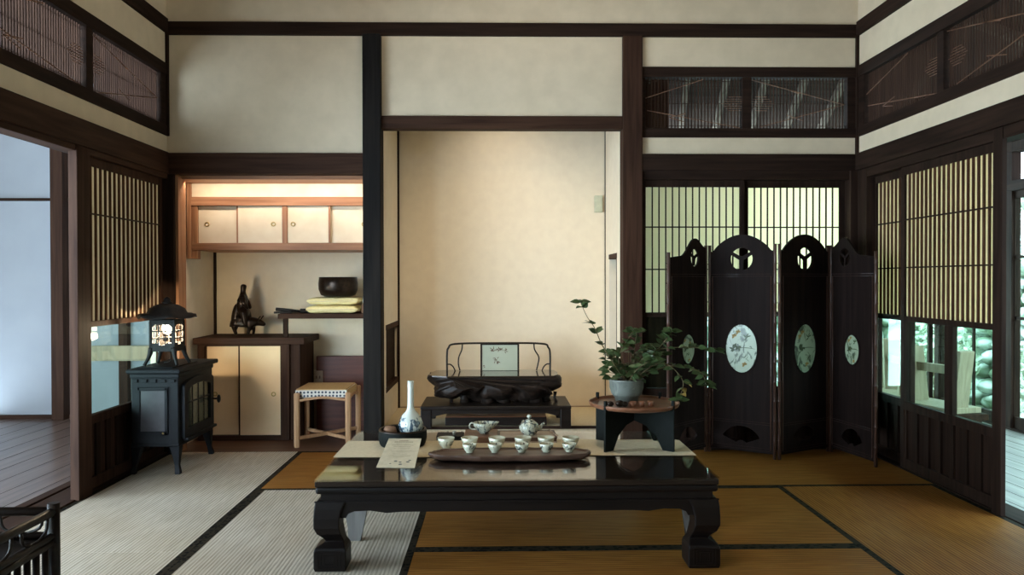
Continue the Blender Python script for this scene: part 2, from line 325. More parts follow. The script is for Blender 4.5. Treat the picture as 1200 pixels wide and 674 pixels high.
# beams and posts (trim)
T = [0]
def trim(m, mat, bevel=.003):
    T[0] += 1; return struct(m.build('trim_%d' % T[0], mat, bevel=bevel))
trim(B(XL, XR, YB-.025, YB+.02, 2.662, 2.744), M['beamX'])
trim(B(XL-.02, XL+.025, YF, YB-.025, 2.672, 2.759), M['beamY'])
trim(B(XR-.025, XR+.02, YF, YB-.025, 2.672, 2.759), M['beamY'])
trim(B(XL-.01, XL+.018, YB-.02, YB+.02, 2.02, 2.664), M['beamZ'])      # corner slivers
trim(B(XR-.018, XR+.01, YB-.02, YB+.02, 1.9, 2.664), M['beamZ'])
# head rails (nageshi) left part of back wall, right part, side walls
trim(B(XL, -.772, YB-.045, YB+.05, 1.775, 1.907), M['redX'])
trim(B(.937, XR, YB-.030, YB+.05, 1.80, 1.907), M['beamX'])
trim(B(.937, XR, YB-.012, YB+.10, 1.745, 1.805), M['beamX'])
trim(B(XL-.05, XL+.03, YF, YB-.045, 1.775, 1.910), M['redY'])
trim(B(XL-.08, XL+.012, YF, YB-.02, 1.745, 1.78), M['redY'])
trim(B(XR-.03, XR+.05, YF, YB-.03, 1.80, 1.910), M['beamY'])
trim(B(XR-.012, XR+.08, YF, YB-.02, 1.745, 1.805), M['beamY'])
# posts
trim(B(-.85, -.735, YB-.06, YB+.07, -.03, 2.662), M['blackpost'], .006)
trim(B(.81, .937, YB-.035, YB+.09, -.03, 2.662), M['redZ'], .005)
trim(B(2.285, 2.345, YB-.03, YB+.10, -.03, 1.80), M['beamZ'])
trim(B(XR-.015, XR+.09, 4.80, YB-.03, -.03, 1.80), M['beamZ'])
trim(B(-.735, .81, YB-.03, YB+.06, 2.066, 2.148), M['redX'])             # lintel of the tokonoma
trim(B(XL-.03, XL+.05, YB-.02, YB+.08, -.03, 1.775), M['beamZ'])
trim(B(XL+.0498, XL+.10-.03, YB-.0, YB+.12, -.03, 1.775), M['orangeZ'])
trim(B(XL-.025, XL+.02, 3.86, 3.985, -.03, 1.775), M['redZ'])
trim(B(XR-.02, XR+.005, 3.495, 3.56, -.03, 1.80), M['beamZ'])
trim(B(XL-.08, XL+.02, .0, .12, -.03, 1.775), M['redZ'])
trim(B(XR-.02, XR+.09, .0, .12, -.03, 1.80), M['beamZ'])
# ranma surrounds
for x0, x1, mt in ((XL-.06, XL+.012, M['beamY']), (XR-.012, XR+.06, M['beamY'])):
    m = MB(); m.box(x0, x1, YF, YB-.02, 2.405, 2.478); m.box(x0, x1, YF, YB-.02, 2.02, 2.085)
    for y in (4.86, 3.985, 3.07, 2.16, 1.25, .3): m.box(x0+.006, x1-.006, y, y+(.06 if y != 4.86 else .07), 2.085, 2.405)
    trim(m, mt)
m = MB(); m.box(.937, XR, YB-.012, YB+.06, 2.405, 2.471); m.box(.937, XR, YB-.012, YB+.06, 2.016, 2.076)
m.box(1.590, 1.650, YB-.004, YB+.05, 2.076, 2.405); m.box(2.275, XR, YB-.004, YB+.05, 2.076, 2.405); m.box(.937, .96, YB-.004, YB+.05, 2.076, 2.405)
trim(m, M['beamX'])
# thresholds
trim(B(XL-.16, XL+.0, YF, YB, -.03, .006), M['redY']); trim(B(XR-.0, XR+.14, YF, YB, -.03, .004), M['beamY']); trim(B(.937, XR, YB-.0, YB+.12, -.03, .004), M['beamX'])
trim(B(XL-.22, XL-.165, YF, YB, -.03, .012), M['redY'])
# ---------------- windows: ranma transoms
WN = [0]
def ranma(loc, rz, w, z0, z1, zig=True, col='redZ', sp=.021, flip=False):
    WN[0] += 1; r = sempty('window_%d' % WN[0], loc, rz); m = MB()
    n = int(w/sp)
    for i in range(1, n): x = i*w/n; m.box(x-.0028, x+.0028, -.004, .004, z0, z1)
    m.build('lattice', M[col], r)
    m = MB()
    for z in (z0+.02, (z0+z1)/2, z1-.02): m.box(0, w, .004, .007, z-.002, z+.002)
    m.build('crossbar', M[col], r)
    m = MB(); h = z1-z0
    P = [(0.02, .62), (.62, .98), (.02, .62)] if not flip else [(.98, .45), (.10, .95)]
    segs = [((0, .60), (.60, .97)), ((.02, .36), (.98, .02)), ((.25, .22), (.42, .30)), ((.25, .22), (.40, .14))] if not flip else [((0, .97), (.98, .48)), ((.98, .48), (.10, .04)), ((.38, .27), (.55, .16)), ((.35, .80), (.50, .70))]
    for a, b in segs: m.bar((a[0]*w, -.006, z0+a[1]*h), (b[0]*w, -.006, z0+b[1]*h), .003, .005)
    for k in range(7):                                                     # the hatched mist motif
        zz = z0+h*(.36+.045*k); c = w*(.93 if not flip else .10); hw = .09-.016*abs(k-3); m.box(max(0, c-hw*(1 if not flip else .8)), min(w, c+hw), -.008, -.005, zz-.0016, zz+.0016)
    m.build('motif', M['boxbrown'], r)
    return r
ranma((.962, YB+.02, 0), 0, .628, 2.076, 2.405)
ranma((1.65, YB+.02, 0), 0, .625, 2.076, 2.405, flip=True)
for i, (a, b) in enumerate([(4.045, 4.86), (3.13, 3.985), (2.22, 3.07), (1.31, 2.16)]):
    ranma((XL-.02, a, 0), PI/2, b-a, 2.085, 2.405, flip=(i % 2 == 0))
    ranma((XR+.02, b, 0), -PI/2, b-a, 2.085, 2.405, flip=(i % 2 == 1))

# ---------------- sliding doors (local x along the wall, +y outside)
DN = [0]
def slider(loc, rz, w, paper_top=1.70, pb=.885, wmat='redZ', hmat='redX', rails=(1.44, 1.165), glass_div=(), pm='paper', sm=None, sp=.044, stile=.04, slatw=.009, slatd=.011, skirt=True, top=1.745):
    DN[0] += 1; r = sempty('door_%d' % DN[0], loc, rz)
    m = MB()
    m.box(0, stile, 0, .032, .008, top); m.box(w-stile, w, 0, .032, .008, top)
    m.box(stile, w-stile, 0, .032, paper_top, top); m.box(stile, w-stile, 0, .032, .855, pb); m.box(stile, w-stile, 0, .032, .345, .392); m.box(stile, w-stile, 0, .032, .008, .065)
    for g in glass_div: m.box(g-.035, g+.035, .002, .030, .392, .855)
    m.build('frame', M[wmat], r, bevel=.002)
    m = MB(); ww = w-2*stile; n = round(ww/sp)
    for i in range(1, n): x = stile+i*ww/n; m.box(x-slatw/2, x+slatw/2, .002, .002+slatd, pb, paper_top)
    m.build('lattice', M[sm or wmat], r)
    m = MB()
    for z in rails: m.box(stile, w-stile, -.001, .010, z-.004, z+.004)
    m.build('crossbar', M[hmat], r)
    B(stile, w-stile, .0135, .0142, pb, paper_top).build('paper', M[pm], r)
    B(stile, w-stile, .014, .018, .392, .855).build('glass_pane', M['glass'], r)
    if skirt:
        B(stile, w-stile, .016, .026, .065, .345).build('skirt_board', M[wmat], r)
        m = MB(); n = max(2, round(ww/.115))
        for i in range(n+1): x = stile+i*ww/n; m.box(max(stile, x-.02), min(w-stile, x+.02), .004, .016, .065, .345)
        m.build('batten', M['beamZ'], r)
    return r
# right wall: wide leaf and narrow leaf behind it
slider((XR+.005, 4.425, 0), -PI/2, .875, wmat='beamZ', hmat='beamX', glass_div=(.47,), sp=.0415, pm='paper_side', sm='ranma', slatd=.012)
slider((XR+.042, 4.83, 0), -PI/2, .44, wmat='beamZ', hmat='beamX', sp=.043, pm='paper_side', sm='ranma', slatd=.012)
# left wall
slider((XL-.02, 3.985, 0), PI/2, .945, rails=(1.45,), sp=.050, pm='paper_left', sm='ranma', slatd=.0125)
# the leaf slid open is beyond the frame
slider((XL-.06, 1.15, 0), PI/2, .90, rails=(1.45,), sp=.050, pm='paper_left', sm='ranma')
# back wall
slider((.937, YB+.02, 0), 0, .675, wmat='beamZ', hmat='beamX', sp=.0445, slatw=.007, stile=.03)
slider((1.612, YB+.055, 0), 0, .675, wmat='beamZ', hmat='beamX', sp=.0445, slatw=.007, stile=.036)

# ---------------- tokonoma shell
YT = 5.72
m = MB(); m.box(-.88, .95, YT, YT+.08, -.03, 3.0); m.box(-2.25, -.88, YT, YT+.08, -.03, 3.0)
struct(m.build('wall_alcove_back', M['plaster_fine']))
m = MB()
m.box(-.81, -.735, YB+.07, YT, .0, .36); m.box(-.81, -.735, YB+.07, YT, .78, 2.5); m.box(-.81, -.735, YB+.07, 5.10, .36, .78); m.box(-.81, -.77, 5.1, YT, .36, .78)
struct(m.build('wall_partition', M['plaster_fine']))
m = MB(); m.box(.81, .95, YB+.09, 5.17, 0, 2.5); m.box(.81, .95, 5.52, YT, 0, 2.5); m.box(.81, .95, 5.17, 5.52, 1.27, 2.5); m.box(.81, .95, 5.17, 5.52, 0, .5); m.box(.90, .95, 5.17, 5.52, .5, 1.27)
struct(m.build('wall_alcove_right', M['plaster_fine']))
struct(B(-2.25, -2.088, YB+.08, YT, -.03, 1.9).build('wall_alcove_left', M['plaster_fine']))
struct(B(-.81, .95, YB+.09, YT+.05, 2.5, 2.55).build('ceiling_alcove', M['redX']))
trim(B(-.74, -.722, YT-.016, YT, .15, 2.5), M['beamZ'], 0); trim(B(.805, .818, YT-.016, YT, .15, 2.5), M['beamZ'], 0)
# window recesses low in the side walls
m = MB(); m.box(-.775, -.73, 5.09, YT-.016, .765, .80); m.box(-.775, -.73, 5.09, YT-.016, .35, .385); trim(m, M['redY'])
trim(B(-.774, -.760, 5.1, YT, .385, .765), M['beamY'], 0)
trim(B(.806, .86, 5.165, 5.525, 1.245, 1.28), M['redY']); trim(B(.86, .90, 5.17, 5.52, .5, 1.245), M['beamZ'], 0)
# alcove platform
struct(B(-.735, .81, YB+.01, YT, .03, .146).build('floor_tokonoma', M['plaster_fine']))
tag(B(-.733, .808, YB+.012, YT-.002, .146, .150).build('tokonoma_mat', M['linen']), 'thin pale mat covering the raised floor of the central alcove', 'mat')
trim(B(-.735, .81, YB-.004, YB+.0115, .136, .1515), M['beamX'], 0)
trim(B(-.735, .81, YB-.01, YB+.01, -.03, .135), M['palewood'], 0)
trim(B(-.72, .80, YT-.01, YT, .150, .158), M['boxpale'], 0)
# left alcove: floor boards, ceiling, partition seen from the left
struct(B(-2.088, -.85, YB-.0, YT, -.03, -.0005).build('floor_left_alcove', M['board']))
struct(B(-2.088, -.81, YB+.05, YT, 1.752, 1.79).build('ceiling_left_alcove', M['orangeX']))
struct(B(-.85, -.81, YB+.07, YT, 0, 1.79).build('wall_partition_left', M['plaster_fine']))
trim(B(-2.088, -2.072, YT-.018, YT, 0, 1.75), M['beamZ'], 0)

# ---------------- tatami mats
def mat(x0, x1, y0, y1, along, label):
    t = thing('tatami_mat', label, 'tatami mat', ((x0+x1)/2, (y0+y1)/2, -.03), 0, 'tatami mats of the room floor'); t.location.z = -.0306
    hx, hy = (x1-x0)/2-.001, (y1-y0)/2-.001; b = .029
    if along == 'Y':
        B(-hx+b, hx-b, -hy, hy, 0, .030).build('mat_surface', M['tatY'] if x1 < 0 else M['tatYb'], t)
        for s in (-1, 1): B(min(s*hx, s*(hx-b)), max(s*hx, s*(hx-b)), -hy, hy, 0, .0304).build('border', M['heri'], t)
    else:
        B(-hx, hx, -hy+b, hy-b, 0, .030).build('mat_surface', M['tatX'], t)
        for s in (-1, 1): B(-hx, hx, min(s*hy, s*(hy-b)), max(s*hy, s*(hy-b)), 0, .0304).build('border', M['heri'], t)
x1, x2, x3, x4 = -1.247, -.337, 1.483, XR-.003; yb = 4.945
mat(XL+.003, x1, yb-1.82, yb, 'Y', 'tatami mat lying under the stove, along the left wall')
mat(XL+.003, x1, yb-3.64, yb-1.82, 'Y', 'tatami mat at the near left, below the dark bamboo rack')
mat(x1, .573, yb-.91, yb, 'X', 'tatami mat in front of the stool, running across behind the tea table')
mat(.573, x4, yb-.91, yb, 'X', 'tatami mat under the folding screen')
mat(x1, x2, yb-2.73, yb-.91, 'Y', 'tatami mat under the left leg of the tea table, ribbed front to back')
mat(x2, x3, yb-1.82, yb-.91, 'X', 'tatami mat under the back half of the tea table')
mat(x2, x3, yb-2.73, yb-1.82, 'X', 'tatami mat under the right front leg of the tea table')
mat(x3, x4, yb-2.73, yb-.91, 'Y', 'tatami mat along the right wall, in front of the glazed sliding door')
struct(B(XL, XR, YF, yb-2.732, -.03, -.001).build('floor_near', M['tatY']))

# ---------------- left room
LX0, LY1 = -3.75, 6.2
struct(B(LX0-.3, XL-.22, YF, LY1, -.06, .0).build('floor_left_room', M['corr']))
m = MB()
for k in range(22):
    x = -5.6+k*.16; m.box(x-.0018, x+.0018, YF, LY1, 0, .0006)
trim(m, M['beamY'], 0)
struct(B(LX0-.6, -2.1, LY1, LY1+.1, -.06, 2.72).build('wall_left_room', M['plaster_white']))
struct(B(LX0-.65, LX0-.55, 3.3, LY1, -.06, 2.95).build('wall_left_room_added', M['plaster_white']))  # unseen wall added to keep daylight off the pale end wall
struct(B(LX0-1.6, LX0-.3, YF, 3.3, 2.30, 2.36).build('trim_200', M['redY']))  # unseen eave added to lower the sky opening and dim its light
struct(B(LX0-1.2, XL-.0, YF, LY1+.1, 2.95, 3.0).build('ceiling_left_room', wood('dark_ceiling_boards', (.03, .018, .012), (.06, .036, .024), 'Y', .9, spec=.05)))  # ceiling boards in dark brown
m = MB()
for k in range(9): m.box(LX0-1, XL-.1, .2+k*.7, .26+k*.7, 2.88, 2.95)
trim(m, M['redX'], 0)
trim(B(LX0-.6, -2.1, LY1-.02, LY1, 1.735, 1.757), M['beamX'], 0)
trim(B(LX0-.6, -2.1, LY1-.03, LY1, -.0, .03), M['redX'], 0)
trim(B(-3.505, -3.41, LY1-.10, LY1, 0, 2.9), M['redZ']); trim(B(-3.0, -2.93, LY1-.06, LY1, 0, 2.9), M['redZ'])
trim(B(LX0-.6, XL, LY1-.05, LY1, 2.72, 2.95), M['redX'], 0)
struct(B(XL-.1, XL-.02, YB+.1, LY1, -.03, 2.95).build('wall_left_room_right', M['plaster_white']))
tag(B(-3.20, -2.62, LY1-.085, LY1-.062, .465, .585).build('wall_board', M['palewood'], bevel=.003), 'tan board fixed low on the pale wall, seen through the left glass pane', 'board')
t = thing('storage_box', 'white box standing on the boards, seen through the left glass pane', 'box', (-2.56, 5.35, 0))
B(-.20, .20, -.12, .12, 0, .10).build('body', M['plaster_white'], t, bevel=.006); B(-.21, .21, -.13, .13, .10, .125).build('lid', M['porcplain'], t, bevel=.004)

# ---------------- right veranda and back veranda
struct(B(XR+.14, 3.95, YF, 6.75, -.08, -.012).build('floor_veranda', M['engawa']))
struct(B(.95, XR+.14, YB+.12, 6.75, -.08, -.012).build('floor_back_veranda', M['engawa']))
m = MB()
for k in range(12):
    x = 2.55+k*.12; m.box(x-.0015, x+.0015, YF, 6.5, -.012, -.0114)
trim(m, M['beamY'], 0)
OX, OY = 3.80, 6.60
def outer(loc, rz, w, divs):
    DN[0] += 1; r = sempty('door_%d' % DN[0], loc, rz); m = MB(); s = .035
    m.box(0, s, 0, .03, .0, 1.745); m.box(w-s, w, 0, .03, 0, 1.745); m.box(s, w-s, 0, .03, 1.69, 1.745); m.box(s, w-s, 0, .03, 0, .085)
    for d in divs: m.box(s, w-s, .005, .025, d-.011, d+.011)
    m.box(w/2-.009, w/2+.009, .006, .024, .085, 1.69)
    m.build('frame', M['beamZ'], r); B(s, w-s, .013, .017, .085, 1.69).build('glass_pane', M['glass'], r); return r
for k in range(4): outer((OX, 6.53-k*.93, 0), -PI/2, .93, (.81, 1.26))
for k in range(3): outer((1.00+k*.93, OY, 0), 0, .93, (.81, 1.26))
trim(B(OX-.03, OX+.07, YF, OY+.05, 1.745, 1.82), M['beamY'], 0); trim(B(OX-.03, OX+.07, YF, OY+.05, -.06, .0), M['beamY'], 0)
trim(B(.95, OX+.07, OY-.03, OY+.07, 1.745, 1.82), M['beamX'], 0); trim(B(.95, OX+.07, OY-.03, OY+.07, -.06, .0), M['beamX'], 0)
m = MB()
for k in range(9): m.box(OX-.02, OX+.05, 6.53-k*.93-.03, 6.53-k*.93+.03, -.4, 2.35)
for k in range(3): m.box(1.0+k*.93-.03, 1.0+k*.93+.03, OY-.02, OY+.05, -.4, 2.35)
m.box(OX-.03, OX+.07, YF, OY+.05, 2.03, 2.10); m.box(.95, OX+.07, OY-.03, OY+.07, 2.03, 2.10)
trim(m, M['beamZ'], 0)
# lean-to roof with rafters: high at the house, low at the eave
def roofz(d): return 3.0-d*.36
m = MB(); vs = [(XR+.1, YF, roofz(0)), (4.5, YF, roofz(2.1)), (4.5, 7.5, roofz(2.1)), (XR+.1, YB+.1, roofz(0))]
m.raw(vs+[(x, y, z+.05) for x, y, z in vs], [(0, 1, 2, 3), (7, 6, 5, 4), (0, 4, 5, 1), (1, 5, 6, 2), (2, 6, 7, 3), (3, 7, 4, 0)])
vs = [(-.95+1.8, YB+.1, roofz(0)), (XR+.1, YB+.1, roofz(0)), (4.5, 7.5, roofz(2.1)), (.85, 7.5, roofz(2.1))]
m.raw(vs+[(x, y, z+.05) for x, y, z in vs], [(0, 1, 2, 3), (7, 6, 5, 4), (0, 4, 5, 1), (1, 5, 6, 2), (2, 6, 7, 3), (3, 7, 4, 0)])
struct(m.build('ceiling_veranda', wood('dark_roof_boards', (.018, .013, .010), (.038, .028, .021), 'X', .9, spec=.05)))  # roof boards darker than the rafters
m = MB()
for k in range(14):
    y = -1+k*.45; m.bar((XR+.1, y, roofz(0)-.04), (4.4, y, roofz(2.0)-.04), .045, .06)
for k in range(12):
    x = 1.02+k*.31
    m.bar((x, YB+.1, roofz(0)-.04), (x+.4, 7.4, roofz(2.05)-.04), .045, .06)
trim(m, wood('weathered_rafters', (.06, .05, .037), (.11, .092, .07), 'Y', .9, spec=.05), 0)
struct(B(.95, 1.0, YB+.1, 6.6, -.03, 3.0).build('wall_veranda_end', M['redZ']))
struct(B(1.0, 1.34, 6.0, 6.06, 0, 2.9).build('wall_veranda_boards', M['redZ']))

# ---------------- garden
struct(B(3.0, 12, -6, 14, -.5, -.42).build('ground', M['ground']))
def stonewall(name, x0, x1, y0, y1, z1, ax):
    m = MB(); rnd = random.Random(3); L = (y1-y0) if ax == 'Y' else (x1-x0); z = -.45; row = 0
    while z < z1:
        h = rnd.uniform(.16, .26); p = -rnd.uniform(0, .2)
        while p < L:
            wd = rnd.uniform(.2, .42); d = rnd.uniform(.0, .07)
            cx, cy = ((x0-d+.1), y0+p+wd/2) if ax == 'Y' else (x0+p+wd/2, y0-d+.1)
            m.sph((cx, cy, z+h/2), 1, .22 if ax == 'Y' else wd*.54, wd*.54 if ax == 'Y' else .22, h*.56, 8)
            p += wd
        z += h*.92
    m.box(x0+.1, x1, y0+.1, y1, -.45, z1-.1)
    return struct(m.build(name, M['stone']))
stonewall('wall_garden', 5.9, 6.3, 1, 12.5, 1.25, 'Y')
stonewall('wall_garden_back', .5, 6.2, 9.6, 10.0, 1.1, 'X')
def bush(cx, cy, cz, sx, sy, sz, n, size, label, seed):
    rnd = random.Random(seed); m = MB()
    for i in range(n):
        while True:
            p = Vector((rnd.uniform(-1, 1), rnd.uniform(-1, 1), rnd.uniform(-1, 1)))
            if .45 < p.length < 1: break
        c = Vector((p.x*sx, p.y*sy, p.z*sz)); q = Matrix.Rotation(rnd.uniform(0, 6.3), 4, 'Z') @ Matrix.Rotation(rnd.uniform(-1.2, 1.2), 4, 'X') @ Matrix.Rotation(rnd.uniform(0, 6.3), 4, 'Y'); q.translation = c
        s = size*rnd.uniform(.6, 1.3)
        m.raw([(0, -s, 0), (s*.45, -s*.2, .1*s), (s*.35, s*.5, .05*s), (0, s, -.1*s), (-s*.35, s*.5, .05*s), (-s*.45, -s*.2, .1*s)], [(0, 1, 2, 3), (0, 3, 4, 5)], False, q)
    t = thing('garden_shrub', label, 'shrub', (cx, cy, cz-sz), 0, 'shrubs beyond the veranda')
    o = m.build('foliage', M['gleaf'], t); o.location = (0, 0, sz)
    k = MB()
    for j in range(5):
        a = j*1.3; k.tube([(0.03*math.cos(a), .03*math.sin(a), -.05), (sx*.3*math.cos(a), sy*.3*math.sin(a), sz*.8), (sx*.6*math.cos(a), sy*.6*math.sin(a), sz*1.3)], [.03, .02, .01], 6)
    k.build('stem', M['stem'], t)
bush(5.2, 6.9, .15, .35, .55, .55, 900, .06, 'leafy green shrub against the stone wall, seen through the right-hand glass panes', 1)
bush(5.1, 8.8, .2, .35, .55, .6, 900, .06, 'leafy green shrub at the far corner of the stone wall, behind the rustic benches', 2)
bush(7.2, 7.7, 1.5, .7, 1.2, .9, 2600, .08, 'broad green shrub spilling over the top of the stone wall outside the right veranda', 3)
bush(7.4, 10.6, 1.6, .8, 1.5, .9, 2200, .08, 'big pale green shrub rising behind the corner of the stone wall', 4)
bush(3.6, 11.0, 1.5, 2.2, .7, .9, 2600, .08, 'long green hedge rising behind the back stone wall', 5)
bush(7.2, 5.0, 1.6, .7, 1.3, 1.0, 2200, .08, 'green shrub above the stone wall at the far right edge', 6)

# upturned rustic benches on a low table outside the right wall
t = thing('low_table', 'long dark low table on the veranda carrying the upturned pale benches', 'table', (2.85, 5.10, -.012))
B(-.17, .17, -.45, 1.00, .24, .28).build('table_top', M['redY'], t, bevel=.004)
for sx in (-1, 1):
    for y in (-.38, .93): B(sx*.13-.025, sx*.13+.025, y-.03, y+.03, 0, .24).build('leg', M['redZ'], t, bevel=.003)
def upbench(x, y, rz, label):
    t = thing('rustic_bench', label, 'bench', (x, y, .2685), rz, 'upturned pale benches on the veranda')
    B(-.13, .13, -.20, .20, 0, .035).build('seat', M['palewood'], t, bevel=.004)
    for s in (-1, 1):
        q = Matrix.Translation((0, s*.155, .03)) @ Matrix.Rotation(-s*.13, 4, 'X')
        m = MB(); m.box(-.055, .055, -.02, .02, 0, .36, q); m.build('leg', M['palewood'], t, bevel=.003)
    B(-.018, .018, -.19, .19, .23, .285).build('stretcher', M['palewood'], t, bevel=.003)
upbench(2.83, 4.86, .25, 'pale raw timber bench turned upside down, the nearest on the veranda table')
upbench(2.84, 5.36, -.2, 'pale raw timber bench turned upside down, the middle one on the veranda table')
upbench(2.84, 5.87, .15, 'pale raw timber bench turned upside down, the farthest on the veranda table')

# ---------------- unseen pendant, opaque bowl added to keep its light off the floor
t = thing('added_pendant', 'added out-of-view pendant lamp with dark bowl blocking its light downwards', 'lamp', (.10, 3.30, 3.25))
MB().lathe([(0, -.62), (.12, -.615), (.24, -.585), (.27, -.55), (.265, -.55), (.235, -.578), (.12, -.605), (0, -.61)]).build('light_block_bowl', M['irondark'], t); MB().cyl((0, 0, -.03), (0, 0, 0), .06).build('canopy', M['beamZ'], t)
# aimed spotlight that washes the alcove wall
tt = thing('track_spotlight', 'black cylinder spotlight on a stem aimed at the central alcove wall', 'spotlight', (.14, 2.72, 3.25))
MB().cyl((0, 0, -.02), (0, 0, 0), .045).build('canopy', M['irondark'], tt); MB().cyl((0, 0, -.80), (0, 0, -.02), .007).build('stem', M['irondark'], tt)
q_ = (Vector((-.04, 2.67, -1.84))).normalized(); MB().cyl(Vector((0, -.02, -.80)), Vector((0, -.02, -.80))-q_*.13+Vector((0, 0, .0)), .038).build('lamp_head', M['irondark'], tt)
for k in range(3): MB().tube([(.25*math.cos(k*2.1), .25*math.sin(k*2.1), -.56), (0, 0, -.03)], .003, 6).build('cord', M['irondark'], t)
MB().sph((0, 0, -.47), .03).build('bulb', M['lampw'], t)

# ================================================================== LEFT ALCOVE CONTENTS
CX0, CX1, CY = -2.05, -.853, 5.20
t = thing('wall_cupboard', 'cedar wall cupboard with four sliding paper doors under the head rail', 'cupboard', (0, CY, 0))
def lb(x0, x1, y0, y1, z0, z1, mb=None): return (mb or MB()).box(x0, x1, y0-CY, y1-CY, z0, z1)
m = MB(); lb(CX0, CX1, CY, YT-.005, 1.303, 1.35, m); lb(CX0, CX1, CY-.006, CY+.03, 1.601, 1.66, m)
lb(CX0, CX1, CY+.03, YT-.005, 1.62, 1.64, m); m.build('carcass', M['orangeX'], t, bevel=.002); lb(CX0, CX1, CY+.012, CY+.022, 1.66, 1.75).build('top_panel', M['fusuma_up'], t)
m = MB(); lb(-2.076, -2.05, CY-.01, CY+.16, 1.246, 1.75, m); lb(-2.05, -2.012, CY+.004, CY+.03, 1.246, 1.601, m); m.build('hanging_board', M['orangeZ'], t, bevel=.002)
for i, (a, b, px) in enumerate([(-2.012, -1.742, -1.955), (-1.742, -1.445, -1.505), (-1.410, -1.122, -1.373), (-1.122, -.853, -.90)]):
    yy = CY+(.028 if i in (0, 3) else .012)
    d = lb(a, b, yy, yy+.012, 1.352, 1.600).build('door', M['fusuma_up'], t)
    o = MB().lathe([(.010, .0), (.016, .0), (.016, .004), (.010, .004), (.009, -.003), (.0, -.003)], n=20); o = o.build('finger_pull', M['brass'], d); o.rotation_euler = (PI/2, 0, 0); o.location = (px, yy-CY, 1.478)
    if i in (0, 2): lb(b-.012, b, yy-.012, yy, 1.352, 1.601).build('edge_strip', M['orangeZ'], t)
lb(-1.445, -1.410, CY+.002, CY+.03, 1.35, 1.601).build('divider', M['orangeZ'], t, bevel=.002)

CY = 5.29
t = thing('low_cabinet', 'low dark wood cabinet with two cream sliding doors', 'cabinet', (0, CY, 0))
m = MB(); lb(-2.070, -1.315, CY-.03, YT-.02, .662, .706, m); m.build('cabinet_top', M['redX'], t, bevel=.003)
for q in ((-2.05, -2.004, CY, CY+.05), (-1.478, -1.4252, CY, CY+.05)): lb(*q, .0, .662).build('post', M['redZ'], t, bevel=.002)
for q in ((-1.425, -1.355, CY+.02, YT-.02), (-2.05, -2.03, CY+.051, YT-.02)): lb(*q, .0, .662).build('side_panel', M['redZ'], t, bevel=.002)
lb(-2.004, -1.478, CY, CY+.05, .0, .034).build('rail', M['redX'], t); lb(-2.004, -1.478, CY, CY+.05, .648, .662).build('rail', M['redX'], t); lb(-2.03, -1.425, YT-.04, YT-.0201, 0, .66).build('back_panel', M['redX'], t)
for a, b, yy, px in ((-2.004, -1.762, CY+.028, -1.94), (-1.774, -1.478, CY+.010, -1.535)):
    d = lb(a+.006, b-.008, yy, yy+.012, .036, .647).build('door', M['fusuma'], t)
    for q in (a, b-.010): lb(q, q+.010, yy-.002, yy+.014, .034, .648).build('door_edge', M['redZ'], d)
    o = MB().lathe([(.010, .0), (.016, .0), (.016, .004), (.010, .004), (.009, -.003), (.0, -.003)], n=20).build('finger_pull', M['brass'], d); o.rotation_euler = (PI/2, 0, 0); o.location = (px, yy-CY, .317)

t = thing('wall_shelf', 'brown stepped wall shelf above the cabinet, carrying towels and bowl', 'shelf', (0, 5.3, 0))
m = MB(); m.box(-1.505, -.852, 0, .40, .835, .868); m.build('shelf_board', M['redX'], t, bevel=.002)
m = MB(); m.box(-1.475, -1.445, .02, .05, .7065, .835); m.build('shelf_post', M['beamZ'], t)

def softbox(hx, hy, hz, seed, amp=.006, nx=22, ny=10, nz=6, r=.4):
    m = MB(); rnd = random.Random(seed)
    bm = bmesh.new(); bmesh.ops.create_cube(bm, size=2); bmesh.ops.subdivide_edges(bm, edges=bm.edges, cuts=11, use_grid_fill=True)
    for v in bm.verts:
        p = v.co.copy(); c = Vector([math.copysign(min(1, abs(k)), k) for k in p])
        q = Vector((c.x*math.sqrt(max(0, 1-.28*c.z**2)) if abs(c.z) > 0 else c.x, c.y*math.sqrt(1-.2*c.z**2), c.z*math.sqrt(max(0, 1-.35*max(abs(c.x), abs(c.y))**8))))
        n = noise.noise(Vector((q.x*2.2+seed, q.y*2.2, q.z*1.5)))*amp
        v.co = Vector((q.x*hx+n, q.y*hy+n, q.z*hz+n*.8))
    me = bpy.data.meshes.new('soft'); bm.to_mesh(me); bm.free(); me.polygons.foreach_set('use_smooth', [True]*len(me.polygons)); return me
def towel(z, hx, lab, seed, dx):
    t = thing('folded_towel', lab, 'towel', (-1.135+dx, 5.43, z), 0, 'folded yellow towels on the wall shelf')
    o = link(softbox(hx, .11, .0262, seed, .007), 'folded_cloth', M['towel'], t, sub=1); o.location = (0, 0, .0285)
    MB().tube(bez([(-hx*.93, -.1125, .028), (-.3*hx, -.1135, .0265), (.3*hx, -.1135, .0285), (hx*.93, -.1125, .028)], 12), .0022, 6).build('hem', M['linen'], t)
towel(.8685, .180, 'yellow folded towel at the bottom of the pair under the black bowl', 3, -.005)
towel(.9265, .178, 'yellow folded towel on top, directly under the black bowl', 9, .0)
t = thing('singing_bowl', 'dark metal bowl resting on the folded yellow towels', 'bowl', (-1.115, 5.42, .9845))
MB().lathe([(.0, 0), (.09, .0), (.12, .012), (.135, .05), (.137, .09), (.132, .135), (.128, .137), (.126, .13), (.130, .09), (.128, .05), (.113, .02), (.08, .010), (.0, .010)], n=40).build('bowl', M['bronze'], t)
t = thing('bowl_striker', 'dark striker lying on the left end of the shelf beside the towels', 'striker', (-1.43, 5.38, .868))
